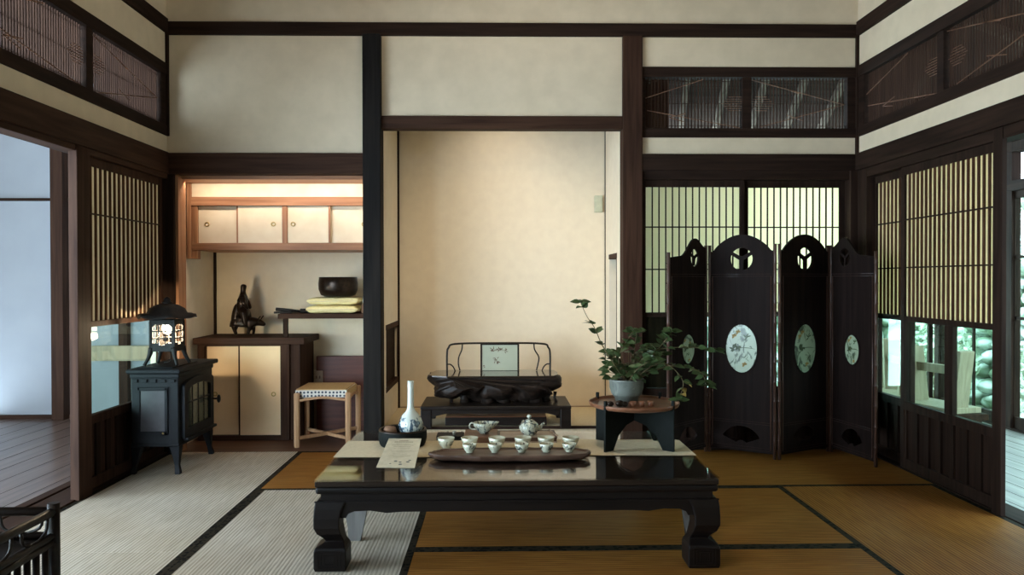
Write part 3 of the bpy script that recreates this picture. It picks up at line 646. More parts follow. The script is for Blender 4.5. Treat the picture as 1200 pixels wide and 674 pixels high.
MB().tube([(-.11, 0, .030), (-.02, .01, .022), (.06, .015, .014)], [.012, .011, .008]).build('handle', M['irondark'], t); MB().tube([(.055, .015, .017), (.13, .02, .017)], .016, 10).build('striker_head', M['irondark'], t); MB().box(-.12, -.0, -.02, .03, 0, .014).build('rest', M['irondark'], t, bevel=.004)
t = thing('small_bottle', 'small pale bottle on the shelf beside the black post', 'bottle', (-.925, 5.36, .868))
MB().lathe([(0, 0), (.016, 0), (.018, .01), (.018, .05), (.008, .065), (.008, .075), (0, .075)], n=18).build('body', M['clay'], t); MB().lathe([(0, .075), (.010, .075), (.010, .115), (0, .115)], n=14).build('cap', M['porcplain'], t)

# rider on ox statue
def skinned(name, verts, edges, radii, mat, parent, sub=2, root=0):
    me = bpy.data.meshes.new(name); me.from_pydata(verts, edges, []); me.materials.append(mat)
    o = bpy.data.objects.new(name, me); COL.objects.link(o); o.parent = parent
    s = o.modifiers.new('skin', 'SKIN'); s.use_smooth_shade = True
    for i, r in enumerate(radii):
        sv = me.skin_vertices[0].data[i]; sv.radius = (r, r) if not isinstance(r, tuple) else r; sv.use_root = (i == root)
    u = o.modifiers.new('sub', 'SUBSURF'); u.levels = sub; u.render_levels = sub
    return o
t = thing('ox_rider_statue', 'dark bronze statue of a robed rider on an ox, standing on the low cabinet', 'statue', (-1.79, 5.50, .706))
# ox: head to the right (+x)
V = [(-.06, 0, .105), (-.01, 0, .108), (.05, 0, .105), (.085, 0, .098), (.115, 0, .088), (.145, 0, .075),           # rump .. muzzle
     (-.075, .022, .07), (-.082, .024, .035), (-.072, .024, .004), (-.075, -.022, .07), (-.068, -.024, .035), (-.058, -.024, .004),
     (.045, .024, .065), (.052, .025, .034), (.045, .025, .004), (.045, -.024, .065), (.030, -.025, .034), (.026, -.025, .004),
     (-.098, 0, .10), (-.108, 0, .06)]
E_ = [(0, 1), (1, 2), (2, 3), (3, 4), (4, 5), (0, 6), (6, 7), (7, 8), (0, 9), (9, 10), (10, 11), (2, 12), (12, 13), (13, 14), (2, 15), (15, 16), (16, 17), (0, 18), (18, 19)]
Rr = [.046, .042, .042, .030, .022, .014, .022, .012, .011, .022, .012, .011, .020, .011, .010, .020, .011, .010, .010, .006]
skinned('ox', V, E_, Rr, M['bronze'], t, root=1)
for s in (-1, 1):
    m = MB(); m.tube(bez([(.100, s*.012, .104), (.104, s*.034, .122), (.118, s*.034, .140)], 8), 0.0045, 6)
    m.build('horn', M['bronze'], t); m = MB(); m.raw([(.098, s*.014, .100), (.090, s*.040, .100), (.084, s*.044, .092), (.094, s*.016, .092), (.092, s*.03, .104)], [(0, 4, 1), (4, 3, 2, 1), (0, 3, 4)])
    m.build('ear', M['bronze'], t)
V = [(-.022, 0, .155), (-.024, 0, .195), (-.022, 0, .240), (-.018, 0, .285), (-.015, 0, .312), (-.013, 0, .345), (-.008, 0, .368),
     (-.014, .036, .270), (.006, .045, .225), (.030, .022, .190), (-.014, -.036, .270), (.006, -.045, .225), (.030, -.022, .190),
     (.008, .040, .14), (.012, .046, .09), (.024, .046, .065), (.008, -.040, .14), (.012, -.046, .09), (.024, -.046, .065)]
E_ = [(0, 1), (1, 2), (2, 3), (3, 4), (4, 5), (5, 6), (3, 7), (7, 8), (8, 9), (3, 10), (10, 11), (11, 12), (0, 13), (13, 14), (14, 15), (0, 16), (16, 17), (17, 18)]
Rr = [.044, .044, .040, .030, .014, .026, .018, .018, .018, .011, .018, .018, .011, .026, .018, .010, .026, .018, .010]
o = skinned('rider', V, E_, Rr, M['bronze'], t, root=0); 
o = skinned('robe', [(-.045, 0, .235), (-.058, 0, .18), (-.066, 0, .12), (-.070, 0, .055)], [(0, 1), (1, 2), (2, 3)], [.026, .034, .040, .030], M['bronze'], t)

# leaning board + socket
tag(B(-1.318, -.853, 5.62, 5.655, .09, .635).build('leaning_board', M['redpanel'], bevel=.003), 'dark red board standing against the alcove wall behind the stool', 'board')
bpy.data.objects['leaning_board'].location = (0, 0, -.09)
t = thing('wall_socket', 'small grey wall socket beside the dark red board behind the stool', 'socket', (-1.283, 5.62-.012, .345)); t.location = (-1.30, 5.600, .345)
B(-.032, .032, 0, .0199, 0, .095).build('cover', M['boxpale'], t, bevel=.003); MB().box(-.016, -.008, -.002, 0, .04, .06).box(.008, .016, -.002, 0, .04, .06).build('slot', M['ink'], t)

# stool
FL, FR, BL, BR = (-1.315, 5.06), (-.985, 5.09), (-1.335, 5.41), (-1.0+.02, 5.43)
cx = sum(p[0] for p in (FL, FR, BL, BR))/4; cy = sum(p[1] for p in (FL, FR, BL, BR))/4
t = thing('stool', 'pale wooden stool with floral edged cushion in front of the alcove', 'stool', (cx, cy, 0))
loc = lambda p, z: (p[0]-cx, p[1]-cy, z)
for p in (FL, FR, BL, BR):
    m = MB(); m.lathe([(.0, 0), (.016, 0), (.019, .01), (.020, .35), (.016, .357), (0, .357)], loc(p, 0), 8); m.build('leg', M['ash'], t)
MB().bar(loc(FL, .06), loc(BR, .06), .020, .022).build('stretcher', M['ash'], t); MB().bar(loc(FR, .055), loc(BL, .055), .018, .020).build('stretcher', M['ash'], t)
for a, b in ((FL, FR), (BL, BR), (FL, BL), (FR, BR)):
    mid = ((a[0]+b[0])/2-cx, (a[1]+b[1])/2-cy, .325); MB().tube(bez([loc(a, .305), mid, loc(b, .305)], 10), .009).build('rail', M['ash'], t)
hw = .165
lo = MB(); lo.box(-hw-.012, hw-.004, -.165, .175, .325, .372); lo.build('cushion_edge', M['floral'], t, bevel=.004)
MB().box(-hw-.008, hw-.008, -.161, .171, .372, .380).build('cushion_top', M['seatfab'], t, bevel=.003)
m = MB(); m.box(hw-.006, hw+.002, -.160, .170, .326, .371); m.build('cushion_side', M['seatfab'], t)

# ================================================================== STOVE AND LANTERN
SX0, SX1, SY0, SY1 = -2.07, -1.805, 4.38, 4.90
cx, cy = (SX0+SX1)/2, (SY0+SY1)/2; a, b = (SX1-SX0)/2, (SY1-SY0)/2
t = thing('iron_stove', 'black cast iron wood stove with glass door, standing in the left corner', 'stove', (cx, cy, 0))
m = MB(); m.box(-a, a, -b, b, .155, .565)
m.box(-a-.004, a+.004, -b-.004, b+.004, .155, .175); m.box(-a-.006, a+.006, -b-.006, b+.006, .545, .572); m.build('firebox', M['iron'], t, bevel=.006)
MB().box(-a-.018, a+.020, -b-.03, b+.055, .572, .598).build('top_plate', M['iron'], t, bevel=.008)
B(-a+.02, a-.04, -b+.02, b-.14, .598, .604).build('cooking_plate', M['iron'], t, bevel=.003)
for sx in (-1, 1):
    for sy in (-1, 1):
        m = MB(); q = 1
        vs = [];
        for (z, o_, w_) in ((0, .014, .022), (.012, .014, .022), (.05, .006, .018), (.155, -.004, .040)):
            ox, oy = sx*(a-.020+o_), sy*(b-.022+o_); vs += [(ox-w_/1.3*.9, oy-w_/1.3*.9, z), (ox+w_/1.3*.9, oy-w_/1.3*.9, z), (ox+w_/1.3*.9, oy+w_/1.3*.9, z), (ox-w_/1.3*.9, oy+w_/1.3*.9, z)]
        if sx < 0: vs = [(max(v[0], -a-.012), v[1], v[2]) for v in vs]
        fs = [(i*4+j, i*4+(j+1) % 4, i*4+4+(j+1) % 4, i*4+4+j) for i in range(3) for j in range(4)] + [(3, 2, 1, 0), (12, 13, 14, 15)]
        m.raw(vs, fs); m.build('leg', M['iron'], t, bevel=.003)
# side facing the room (toward -y): framed loading door
m = MB(); 
for (x0_, x1_, z0_, z1_) in ((-.095, .075, .475, .495), (-.095, .075, .225, .245), (-.095, -.078, .225, .495), (.058, .075, .225, .495)): m.box(x0_, x1_, -b-.012, -b, z0_, z1_)
m.build('side_door', M['iron'], t, bevel=.003)
B(-.078, .058, -b-.006, -b-.001, .245, .475).build('side_window', M['fire'], t)
for k in range(5): B(-a+.012+k*.052, -a+.040+k*.052, -b-.010, -b-.0, .522, .540).build('vent_rib', M['iron'], t, bevel=.002)
m = MB(); m.sph((.05, -b-.012, .235), .006); m.build('latch', M['brass'], t)
# front door facing +x with arched glass
Rz = Matrix.Translation((a+.010, 0, 0)) @ Matrix.Rotation(PI/2, 4, 'Z')
out = [(-.225, .195), (.225, .195)] + [(.225, .49)] + [(.225*math.cos(x), .49+.04*math.sin(x)) for x in [PI*k/16 for k in range(1, 16)]] + [(-.225, .49)]
inn = [(-.175, .245), (.175, .245)] + [(.175, .455)] + [(.175*math.cos(x), .455+.035*math.sin(x)) for x in [PI*k/16 for k in range(1, 16)]] + [(-.175, .455)]
dr = plate('front_door', [out, inn], .022, M['iron'], t, Rz, .003)
plate('door_glass', [[(p[0]*1.02, (p[1]-.36)*1.02+.36) for p in inn]], .004, M['glass'], dr, Rz)
B(a-.0, a+.001, -.18, .18, .24, .50).build('firebox_inside', M['fire'], dr)
m = MB()
for k in (-1, 0, 1): m.box(a+.008, a+.014, k*.088-.004, k*.088+.004, .245, .485)
m.box(a+.008, a+.014, -.175, .175, .385, .393); m.build('mullion', M['iron'], dr)
m = MB(); m.tube([(a+.02, .19, .36), (a+.055, .19, .36)], .006); m.sph((a+.065, .19, .36), .016, .7, 1, 1.6); m.build('door_handle', M['irondark'], dr)
MB().box(a, a+.035, -.21, .24, .180, .196).build('ash_lip', M['iron'], t, bevel=.003)

LX, LY, LZ = -1.925, 4.52, .6045
t = thing('iron_lantern', 'black iron lantern with a lit bulb, standing on the stove', 'lantern', (LX, LY, LZ))
h = .068
m = MB(); m.box(-h-.006, h+.006, -h-.006, h+.006, .085, .115); m.box(-h-.004, h+.004, -h-.004, h+.004, .250, .268)
for sx in (-1, 1):
    for sy in (-1, 1): m.box(sx*h-.006, sx*h+.006, sy*h-.006, sy*h+.006, .10, .26)
m.build('lantern_body', M['irondark'], t, bevel=.002)
W = [(-.062, .115), (.062, .115), (.062, .25), (-.062, .25)]
def win_loops():
    loops = [W]
    for i in range(3):
        for j in range(3):
            x0_, x1_ = -.056+i*.0385, -.056+i*.0385+.033; z0_ = .122+j*.041; z1_ = z0_+.035
            if j == 2: loops.append([(x0_, z0_), (x1_, z0_), (x1_, z1_-(.014 if i == 2 else 0)), ((x0_+x1_)/2, z1_), (x0_, z1_-(.014 if i == 0 else 0))])
            else: loops.append([(x0_, z0_+(0.012 if j == 0 and i != 1 else 0)), (x1_, z0_+(0.012 if j == 0 and i != 1 else 0)), (x1_, z1_), (x0_, z1_)])
    return loops
for k in range(4): plate('lattice_window', win_loops(), .004, M['irondark'], t, Matrix.Rotation(k*PI/2, 4, 'Z') @ Matrix.Translation((0, -h, 0)))
for sx in (-1, 1):
    for sy in (-1, 1):
        m = MB(); m.tube(bez([(sx*(h-.004), sy*(h-.004), .105), (sx*(h+.006), sy*(h+.006), .055), (sx*(h+.026), sy*(h+.022), .0065)], 8), [.017, .016, .015, .013, .012, .011, .010, .010, .010][:9], 6); m.build('leg', M['irondark'], t)
m = MB(); n = 48; prof = [(.155, .274), (.150, .292), (.110, .300), (.095, .330), (.060, .352), (.022, .360)]
vs = []
for r_, z_ in prof+[(.02, .33), (.09, .29), (.15, .276)]:
    for j in range(n):
        A = 2*PI*j/n; k_ = 1+.10*abs(math.cos(3*A))**3*(r_/.155); up_ = .010*abs(math.cos(3*A))**4*(r_/.155)**2; vs.append((r_*k_*math.cos(A), r_*k_*math.sin(A), z_+up_))
m.raw(vs, [(i*n+j, i*n+(j+1) % n, (i+1)*n+(j+1) % n, (i+1)*n+j) for i in range(8) for j in range(n)], True); m.build('roof', M['irondark'], t)
m = MB(); m.lathe([(.024, .356), (.030, .366), (.018, .374), (.020, .386), (.010, .396), (.0, .400)], n=16); m.build('finial', M['irondark'], t)
MB().tube([(-.045+.0, 0, .352)]+bez([(-.045, 0, .352), (-.030, 0, .385), (0, 0, .398), (.040, 0, .372), (.055, 0, .345)], 16), .0045).build('carrying_ring', M['irondark'], t)
MB().lathe([(0, -.034), (.02, -.026), (.030, -.002), (.026, .018), (.012, .032), (.010, .045), (0, .045)], (0, 0, .215), 20).build('bulb', M['bulb'], t)
MB().tube(bez([(0, 0, .12), (.02, .0, .07), (.0, .04, .02), (-.05, .07, .004)], 12), .003, 6).build('cord', M['irondark'], t)
bpy.data.objects['lantern_light'].location = (LX+.0, LY-.0, LZ+.170)

# ================================================================== TOKONOMA CONTENTS
t = thing('display_table', 'low black table in the central alcove carrying the root wood piece', 'table', (0, 5.11, .150))
tx0, tx1, ty0, ty1 = -.490, .475, -.21, .21
B(tx0, tx1, ty0, ty1, .118, .142).build('table_top', M['rosewood'], t, bevel=.005)
for x_ in (tx0+.035, tx1-.035):
    for y_ in (ty0+.035, ty1-.035): B(x_-.034, x_+.034, y_-.03, y_+.03, 0, .118).build('leg', M['rosewood'], t, bevel=.004)
ap = [(tx0+.06, .118), (tx0+.06, .062), (tx0+.075, .062), (tx0+.08, .075), (tx0+.10, .078), (tx0+.13, .085), (tx0+.16, .092), (tx1-.16, .092), (tx1-.13, .085), (tx1-.10, .078), (tx1-.08, .075), (tx1-.075, .062), (tx1-.06, .062), (tx1-.06, .118)]
plate('apron', [ap], .016, M['rosewood'], t, Matrix.Translation((0, ty0+.02, 0)))
B(tx0+.155, tx1-.155, ty0+.05, ty1-.03, .010, .062).build('lower_shelf', M['rosewood'], t, bevel=.003)
B(tx0+.158, tx1-.158, ty0+.053, ty1-.033, .062, .067).build('shelf_top', M['tray'], t)
# root slab
t = thing('root_wood_seat', 'black root wood slab with arched rail back and painted porcelain panel', 'root wood seat', (-.005, 5.11, .292))
rnd = random.Random(5)
TOPZ = .186
sil = [(-.445, .186), (-.452, .165), (-.440, .145), (-.400, .115), (-.372, .090), (-.408, .066), (-.413, .050), (-.355, .047), (-.305, .026), (-.235, .038), (-.145, .014), (-.08, .004), (-.015, -.012+.02), (.09, .006), (.18, .020), (.31, .034), (.37, .045), (.352, .066), (.402, .088), (.432, .105), (.425, .145), (.405, .170), (.40, .186)]
def resample(P, N):
    P = [Vector((p[0], p[1])) for p in P]; L_ = [0]
    for i in range(1, len(P)): L_.append(L_[-1]+(P[i]-P[i-1]).length)
    out = []; j = 0
    for k in range(N):
        d_ = L_[-1]*k/(N-1)
        while j < len(P)-2 and L_[j+1] < d_: j += 1
        f_ = (d_-L_[j])/max(1e-9, L_[j+1]-L_[j]); out.append(P[j].lerp(P[j+1], min(1, f_)))
    return out
low = resample(sil, 110); N1 = len(low); slices = []; S = 15
for k in range(S):
    v_ = -1+2*k/(S-1); y_ = v_*.185; tp = (1-abs(v_)**5)**.5 if abs(v_) < 1 else 0; sx_ = .72+.28*tp; sz_ = .45+.55*(1-abs(v_)**3)
    rg = []
    for i, p in enumerate(low):
        n1 = noise.noise(Vector((p.x*7, y_*9, p.y*9)))*.042+noise.noise(Vector((p.x*20, y_*24, p.y*24)))*.022
        x_ = p.x*sx_*(1+n1*.8)+.015*noise.noise(Vector((p.x*5, y_*14, 7))); z_ = TOPZ-(TOPZ-p.y)*sz_
        if 0 < i < N1-1: z_ = max(.003, min(TOPZ-.004, z_+n1*.55))
        yy = y_+n1*1.1*(1 if abs(v_) > .5 else .4)
        rg.append((x_, yy, z_))
    slices.append(rg)
m = MB(); vs = [p for r_ in slices for p in r_]
m.raw(vs, [(k*N1+i, k*N1+i+1, (k+1)*N1+i+1, (k+1)*N1+i) for k in range(S-1) for i in range(N1-1)], True)
m.raw(vs, [tuple(range(N1)), tuple(range((S-1)*N1+N1-1, (S-1)*N1-1, -1))])
for (x_, y_, r_) in ((-.30, -.05, .013), (-.215, -.06, .034), (-.165, .0, .045), (-.05, -.08, .050), (.045, -.07, .050), (.12, -.05, .028), (.20, -.05, .030), (.26, -.06, .045), (.335, -.03, .032), (.388, -.06, .010), (-.2, .09, .03), (.0, .1, .04), (.2, .1, .035)):
    m.tube([(x_, y_, .07), (x_+rnd.uniform(-.01, .01), y_, .03), (x_+rnd.uniform(-.01, .01), y_, .0012)], [r_*1.25, r_*.85, r_*1.05], 9)
m.build('root_slab', M['root'], t)
edge = [(r_[0][0], r_[0][1]) for r_ in slices]+[(r_[-1][0], r_[-1][1]) for r_ in reversed(slices)]
m = MB(); k = len(edge)
m.raw([(p[0], p[1], z_) for z_ in (TOPZ-.006, TOPZ+.002) for p in edge], [tuple(range(k-1, -1, -1)), tuple(range(k, 2*k))]+[(i, (i+1) % k, k+(i+1) % k, k+i) for i in range(k)]); m.build('polished_top', M['roottop'], t)
m = MB(); ry = .12
arch = bez([(-.335, ry, .180), (-.335, ry, .30), (-.325, ry, .345), (-.275, ry, .372), (0, ry, .376), (.305, ry, .372), (.355, ry, .345), (.367, ry, .30), (.367, ry, .175)], 48)
m.tube(arch, .0068, 8); m.build('back_rail', M['rosewood'], t)
for s, x_ in ((-1, -.235), (1, .262)):
    MB().tube(bez([(x_+s*-.005, ry, .372), (x_, ry, .33), (x_+s*.028 if s > 0 else x_-.020, ry, .28), (x_+s*.022 if s > 0 else x_-.022, ry, .23), (x_+s*.012, ry, .19)], 18), .0048, 8).build('spindle', M['rosewood'], t)
    e = -.335 if s < 0 else .367
    MB().tube(bez([(e, ry, .232), (e-s*.022, ry, .232), (e-s*.042, ry, .215), (e-s*.055, ry, .188)], 12), .0045, 8).build('bracket', M['rosewood'], t)
fr = [(-.108, .180), (.156, .180), (.156, .372), (-.108, .372)]; ir = [(-.096, .19), (.144, .19), (.144, .364), (-.096, .364)]
f_ = plate('panel_frame', [fr, ir], .012, M['rosewood'], t, Matrix.Translation((0, ry, 0)))
B(-.097, .145, ry-.003, ry+.003, .189, .365).build('painted_panel', plain('pale_green_porcelain', (.38, .40, .31), .3, c2=(.33, .36, .28), scale=8), f_)
# brush marks on the panel: orchid leaves and petals
m = MB(); rnd = random.Random(11)
def stroke(m, p0, p1, wdt, y, bend=.0):
    a_ = Vector((p0[0], 0, p0[1])); b_ = Vector((p1[0], 0, p1[1])); d = (b_-a_); nrm = Vector((-d.z, 0, d.x)).normalized(); vs = []
    K = 6
    for i in range(K+1):
        s_ = i/K; c_ = a_+d*s_+nrm*bend*math.sin(PI*s_); ww = wdt*math.sin(PI*(.08+.84*s_)); vs += [(c_.x+nrm.x*ww, y, c_.z+nrm.z*ww), (c_.x-nrm.x*ww, y, c_.z-nrm.z*ww)]
    m.raw(vs, [(2*i, 2*i+1, 2*i+3, 2*i+2) for i in range(K)])
for (cx_, cz_, nn, sp_) in ((-.022, .325, 10, .018), (.022, .332, 12, .020), (.060, .325, 5, .014), (.0, .262, 8, .017), (.012, .245, 6, .014), (-.085, .22, 5, .008)):
    for i in range(nn):
        A = rnd.uniform(0, 2*PI); L_ = 1.35*sp_*rnd.uniform(.5, 1.1); x_, z_ = cx_+rnd.uniform(-.008, .008), cz_+rnd.uniform(-.008, .008)
        stroke(m, (x_, z_), (x_+L_*math.cos(A), z_+L_*math.sin(A)), .0022, ry-.0036, rnd.uniform(-.003, .003))
stroke(m, (-.04, .32), (.085, .322), .0012, ry-.0036, .006)
m.build('painted_marks', M['ink'], f_)
t = thing('wall_switch', 'ivory plastic switch box on the back wall of the central alcove', 'switch', (.757, YT-.024, 1.60))
B(-.030, .030, 0, .0235, 0, .125).build('cover', M['switch'], t, bevel=.004); B(-.022, .022, -.003, 0, .02, .105).build('rocker', M['switch'], t, bevel=.002)

# ================================================================== TEA TABLE
TX0, TX1, TY0, TY1, TZ = -.690, .845, 2.89, 3.83, .345
tcx, tcy = (TX0+TX1)/2, (TY0+TY1)/2; a, b = (TX1-TX0)/2, (TY1-TY0)/2
t = thing('tea_table', 'low black lacquered tea table with glass top in the middle of the room', 'table', (tcx, tcy, 0))
B(-a, a, -b, b, .339, .345).build('glass_top', M['tglass'], t, bevel=.0015)
m = MB(); m.box(-a+.003, a-.003, -b+.003, b-.003, .318, .3385); m.build('table_top', M['tabletop'], t, bevel=.003)
def frame_ring(m, off, z0, z1, th):
    X, Y = a-off, b-off
    m.box(-X, X, -Y, -Y+th, z0, z1); m.box(-X, X, Y-th, Y, z0, z1); m.box(-X, -X+th, -Y+th, Y-th, z0, z1); m.box(X-th, X, -Y+th, Y-th, z0, z1)
m = MB(); frame_ring(m, .004, .290, .318, .06); m.build('edge_moulding', M['lacquer'], t, bevel=.010)
m = MB(); frame_ring(m, .022, .262, .292, .05); m.build('waist', M['lacquer'], t)
# aprons with legs' shape: front/back plates, side plates
def apron(w_):
    pts = [(-w_, .263), (-w_, .20), (-w_+.108, .20), (-w_+.118, .216), (-w_+.14, .225), (-w_+.20, .227), (-w_+.26, .218), (-w_+.32, .222), (w_-.32, .222), (w_-.26, .218), (w_-.20, .227), (w_-.14, .225), (w_-.118, .216), (w_-.108, .20), (w_, .20), (w_, .263)]
    return pts
for y_ in (-b+.012, b-.034): plate('apron', [apron(a-.01)], .022, M['lacquer'], t, Matrix.Translation((0, y_+.011, 0)), .003)
for x_ in (-a+.022, a-.022): plate('apron', [apron(b-.01)], .022, M['lacquer'], t, Matrix.Translation((x_, 0, 0)) @ Matrix.Rotation(PI/2, 4, 'Z'), .003)
m = MB(); m.box(-a+.0, a, -b+.008, -b+.014, .258, .264); m.build('bead', M['lacquer'], t, bevel=.002)
def leg(sx, sy, mt='lacquer', off=0, name='leg', s=1):
    # horse-hoof leg with square carved foot; profile widths measured inward from the corner
    prof = [(.262, 0, .118), (.235, -.004, .104), (.200, -.006, .096), (.165, -.006, .095), (.140, .004, .099), (.118, .024, .103), (.105, .032, .106), (.098, .018, .110), (.088, -.002, .116), (.075, -.006, .120), (.012, -.006, .120), (.0, -.002, .117)]
    m = MB(); vs = []
    for z_, o_, i_ in prof:
        X0, X1 = a-.004-o_, a-i_*s; Y0, Y1 = b-.004-o_-off, b-i_*.92*s-off
        vs += [(sx*X0, sy*Y0, z_), (sx*X1, sy*Y0, z_), (sx*X1, sy*Y1, z_), (sx*X0, sy*Y1, z_)]
    k = len(prof); m.raw(vs, [(i*4+j, i*4+(j+1) % 4, i*4+4+(j+1) % 4, i*4+4+j) for i in range(k-1) for j in range(4)]+[(0, 1, 2, 3), tuple(range(4*k-4, 4*k))])
    l_ = m.build(name, M[mt], t, bevel=.004)
    if sy < 0 and name == 'leg':      # meander carving on the foot face
        m = MB(); cx_ = sx*(a-.057); y0 = -(b+.004)
        for q, wd in ((.044, .0), (.032, 1), (.020, 1)):
            for (x0_, x1_, z0_, z1_) in ((-q, q, .045+q*.7, .045+q*.7+.004), (-q, q, .045-q*.7-.004, .045-q*.7), (-q, -q+.004, .045-q*.7, .045+q*.7), (q-.004, q, .045-q*.7, .045+q*.7)):
                m.box(cx_+x0_, cx_+x1_, y0, y0+.004, z0_, z1_)
        m.build('foot_carving', M['lacquer'], l_)
for sx in (-1, 1):
    for sy in (-1, 1): leg(sx, sy)
# inner support legs in plain grey behind the front legs
for s in (-1, 1):
    px_ = -.545 if s < 0 else .80
    P = [(0, .262), (.075, .262), (.075, .22), (.062, .19), (.060, .165), (.0, .150), (.004, .13), (.032, .0), (.082, .0), (.085, .06), (.098, .12), (.108, .17), (.10, .262)]
    x_ = -.545-tcx if s < 0 else .785-tcx
    P = [((-p[0]+x_+.0 if s < 0 else p[0]*.6+x_), p[1]) for p in P]
    plate('inner_support', [P], .03, M['innerleg'], t, Matrix.Translation((0, 3.25-tcy, 0)), .003)

TT = .3452
# runner cloth
m = MB(); nx, ny = 60, 10; vs = []
def rz_(x, y): return TT+.0009+.0012*abs(noise.noise(Vector((x*6, y*9, 0))))
X0, X1, Y0, Y1 = TX0-.006, TX1+.006, 3.262, 3.592
for th in (0, .0012):
    for i in range(nx+1):
        for j in range(ny+1):
            x_ = X0+(X1-X0)*i/nx; y_ = Y0+(Y1-Y0)*j/ny+(.006*math.sin(x_*5) if j in (0, ny) else 0)+(-.02 if i == nx and j == ny else 0)
            vs.append((x_, y_, rz_(x_, y_)+th))
K = (nx+1)*(ny+1); fs = []
for i in range(nx):
    for j in range(ny):
        q = i*(ny+1)+j; fs += [(q, q+1, q+ny+2, q+ny+1), (K+q, K+q+ny+1, K+q+ny+2, K+q+1)]
m.raw(vs, fs, True)
tag(m.build('table_runner', M['linen']), 'cream linen runner laid across the tea table', 'table runner')
RZ = TT+.0034

# black round tub with vase
t = thing('lacquer_tub', 'round black tub at the left end of the runner, holding the vase', 'tub', (-.430, 3.50, RZ))
MB().lathe([(0, 0), (.098, 0), (.104, .01), (.110, .035), (.108, .068), (.104, .074), (.098, .072), (.096, .05), (.09, .028), (0, .026)], n=48).build('tub_body', M['blacklac'], t)
MB().lathe([(.0985, .0725), (.1045, .0755), (.1085, .0690), (.1075, .067), (.103, .073), (.099, .0705)], n=48).build('rim', M['bronze'], t)
t = thing('bottle_vase', 'tall blue and white bottle vase with long neck standing in the black tub', 'vase', (-.395, 3.515, RZ+.0265))
MB().lathe([(0, 0), (.028, 0), (.032, .004), (.044, .02), (.0555, .045), (.056, .065), (.048, .092), (.034, .113), (.020, .128), (.0155, .140), (.0145, .17), (.0135, .22), (.0140, .262), (.0125, .263), (.0115, .255), (.0115, .14), (.02, .12), (.0, .10)], n=40).build('vase_body', M['vase'], t)
t = thing('clay_burner', 'small rough brown clay lump beside the vase in the black tub', 'clay ornament', (-.487, 3.49, RZ+.0265))
m = MB(); n_ = 14; vs = []
for i, (r_, z_) in enumerate([(.012, 0), (.028, .004), (.032, .02), (.030, .045), (.022, .058), (.004, .062)]):
    for j in range(n_): A = 2*PI*j/n_; k_ = 1+.22*noise.noise(Vector((math.cos(A)*1.5, math.sin(A)*1.5, i))); vs.append((r_*k_*math.cos(A), r_*k_*math.sin(A), z_))
m.raw(vs, [(i*n_+j, i*n_+(j+1) % n_, (i+1)*n_+(j+1) % n_, (i+1)*n_+j) for i in range(5) for j in range(n_)], True); m.raw(vs[-n_:], [tuple(range(n_))]); m.build('lump', M['clay'], t)

# card leaning on the tub
p0 = Vector((-.486, 3.085, TT+.0008)); p1 = Vector((-.330, 3.070, TT+.0008)); p2 = Vector((-.334, 3.388, .398)); p3 = Vector((-.478, 3.395, .398))
t = thing('menu_card', 'cream printed card leaning on the black tub', 'card', tuple(p0))
nrm = (p1-p0).cross(p3-p0).normalized()
def cp(u, v, h=0): return (p0*(1-u)*(1-v)+p1*u*(1-v)+p2*u*v+p3*(1-u)*v)-p0+nrm*h
m = MB(); vs = [cp(u, v, h_) for h_ in (0, .0012) for u, v in ((0, 0), (1, 0), (1, 1), (0, 1))]; m.raw(vs, [(3, 2, 1, 0), (4, 5, 6, 7), (0, 1, 5, 4), (1, 2, 6, 5), (2, 3, 7, 6), (3, 0, 4, 7)]); cd = m.build('card_sheet', M['card'], t)
m = MB(); rnd = random.Random(4)
def rect(u0, u1, v0, v1): m.raw([cp(u0, v0, .0016), cp(u1, v0, .0016), cp(u1, v1, .0016), cp(u0, v1, .0016)], [(0, 1, 2, 3)])
for v_, u0, u1, hgt in ((.90, .36, .62, .020), (.855, .22, .78, .018), (.78, .30, .70, .008), (.74, .18, .82, .008), (.69, .25, .75, .007), (.62, .28, .72, .008), (.55, .2, .8, .007), (.50, .24, .76, .007), (.44, .3, .7, .007), (.38, .2, .8, .007), (.33, .35, .65, .007)):
    u = u0
    while u < u1: wd = rnd.uniform(.018, .05); rect(u, min(u1, u+wd), v_, v_+hgt); u += wd+.012
m.build('print_text', M['ink'], cd)
m = MB()
for u, v, s in ((.45, .20, .05), (.58, .17, .04), (.78, .18, .05), (.82, .23, .04), (.60, .10, .05), (.33, .12, .03)):
    m.raw([cp(u+s*math.cos(k), v+s*.45*math.sin(k), .0017) for k in [2*PI*j/10 for j in range(10)]], [tuple(range(10))])
m.build('print_picture', M['innerleg'], cd)

# live-edge slab tray
t = thing('slab_tray', 'long dark live-edge wooden tray in front of the teacups', 'tray', (.055, 3.232, TT+.0002))
m = MB(); n = 90; rg = []
for z_, sc in ((.0, .86), (.006, .95), (.020, 1.0), (.026, .985), (.025, .93), (.020, .88)):
    r_ = []
    for j in range(n):
        A = 2*PI*j/n; c, s = math.cos(A), math.sin(A); sup = (abs(c)**2.6+abs(s)**2.6)**(-1/2.6); e = noise.noise(Vector((c*4, s*4, 9)))*.018+noise.noise(Vector((c*14, s*14, 2)))*.008
        r_.append((c*sup*(.340+e)*(sc*.5+.5), s*sup*(.082+e*.8)*sc, z_+.002*noise.noise(Vector((c*9, s*9, z_*20)))+.003))
    rg.append(r_)
m.raw([p for r_ in rg for p in r_], [(i*n+j, i*n+(j+1) % n, (i+1)*n+(j+1) % n, (i+1)*n+j) for i in range(5) for j in range(n)], True); m.raw(rg[-1], [tuple(range(n))]); m.raw(rg[0], [tuple(range(n-1, -1, -1))])
m.build('tray_body', M['slabtray'], t)
m = MB()
for (x_, y_) in ((-.2, -.03), (.2, -.03), (-.2, .03), (.2, .03)): m.cyl((x_, y_, 0), (x_, y_, .006), .012)
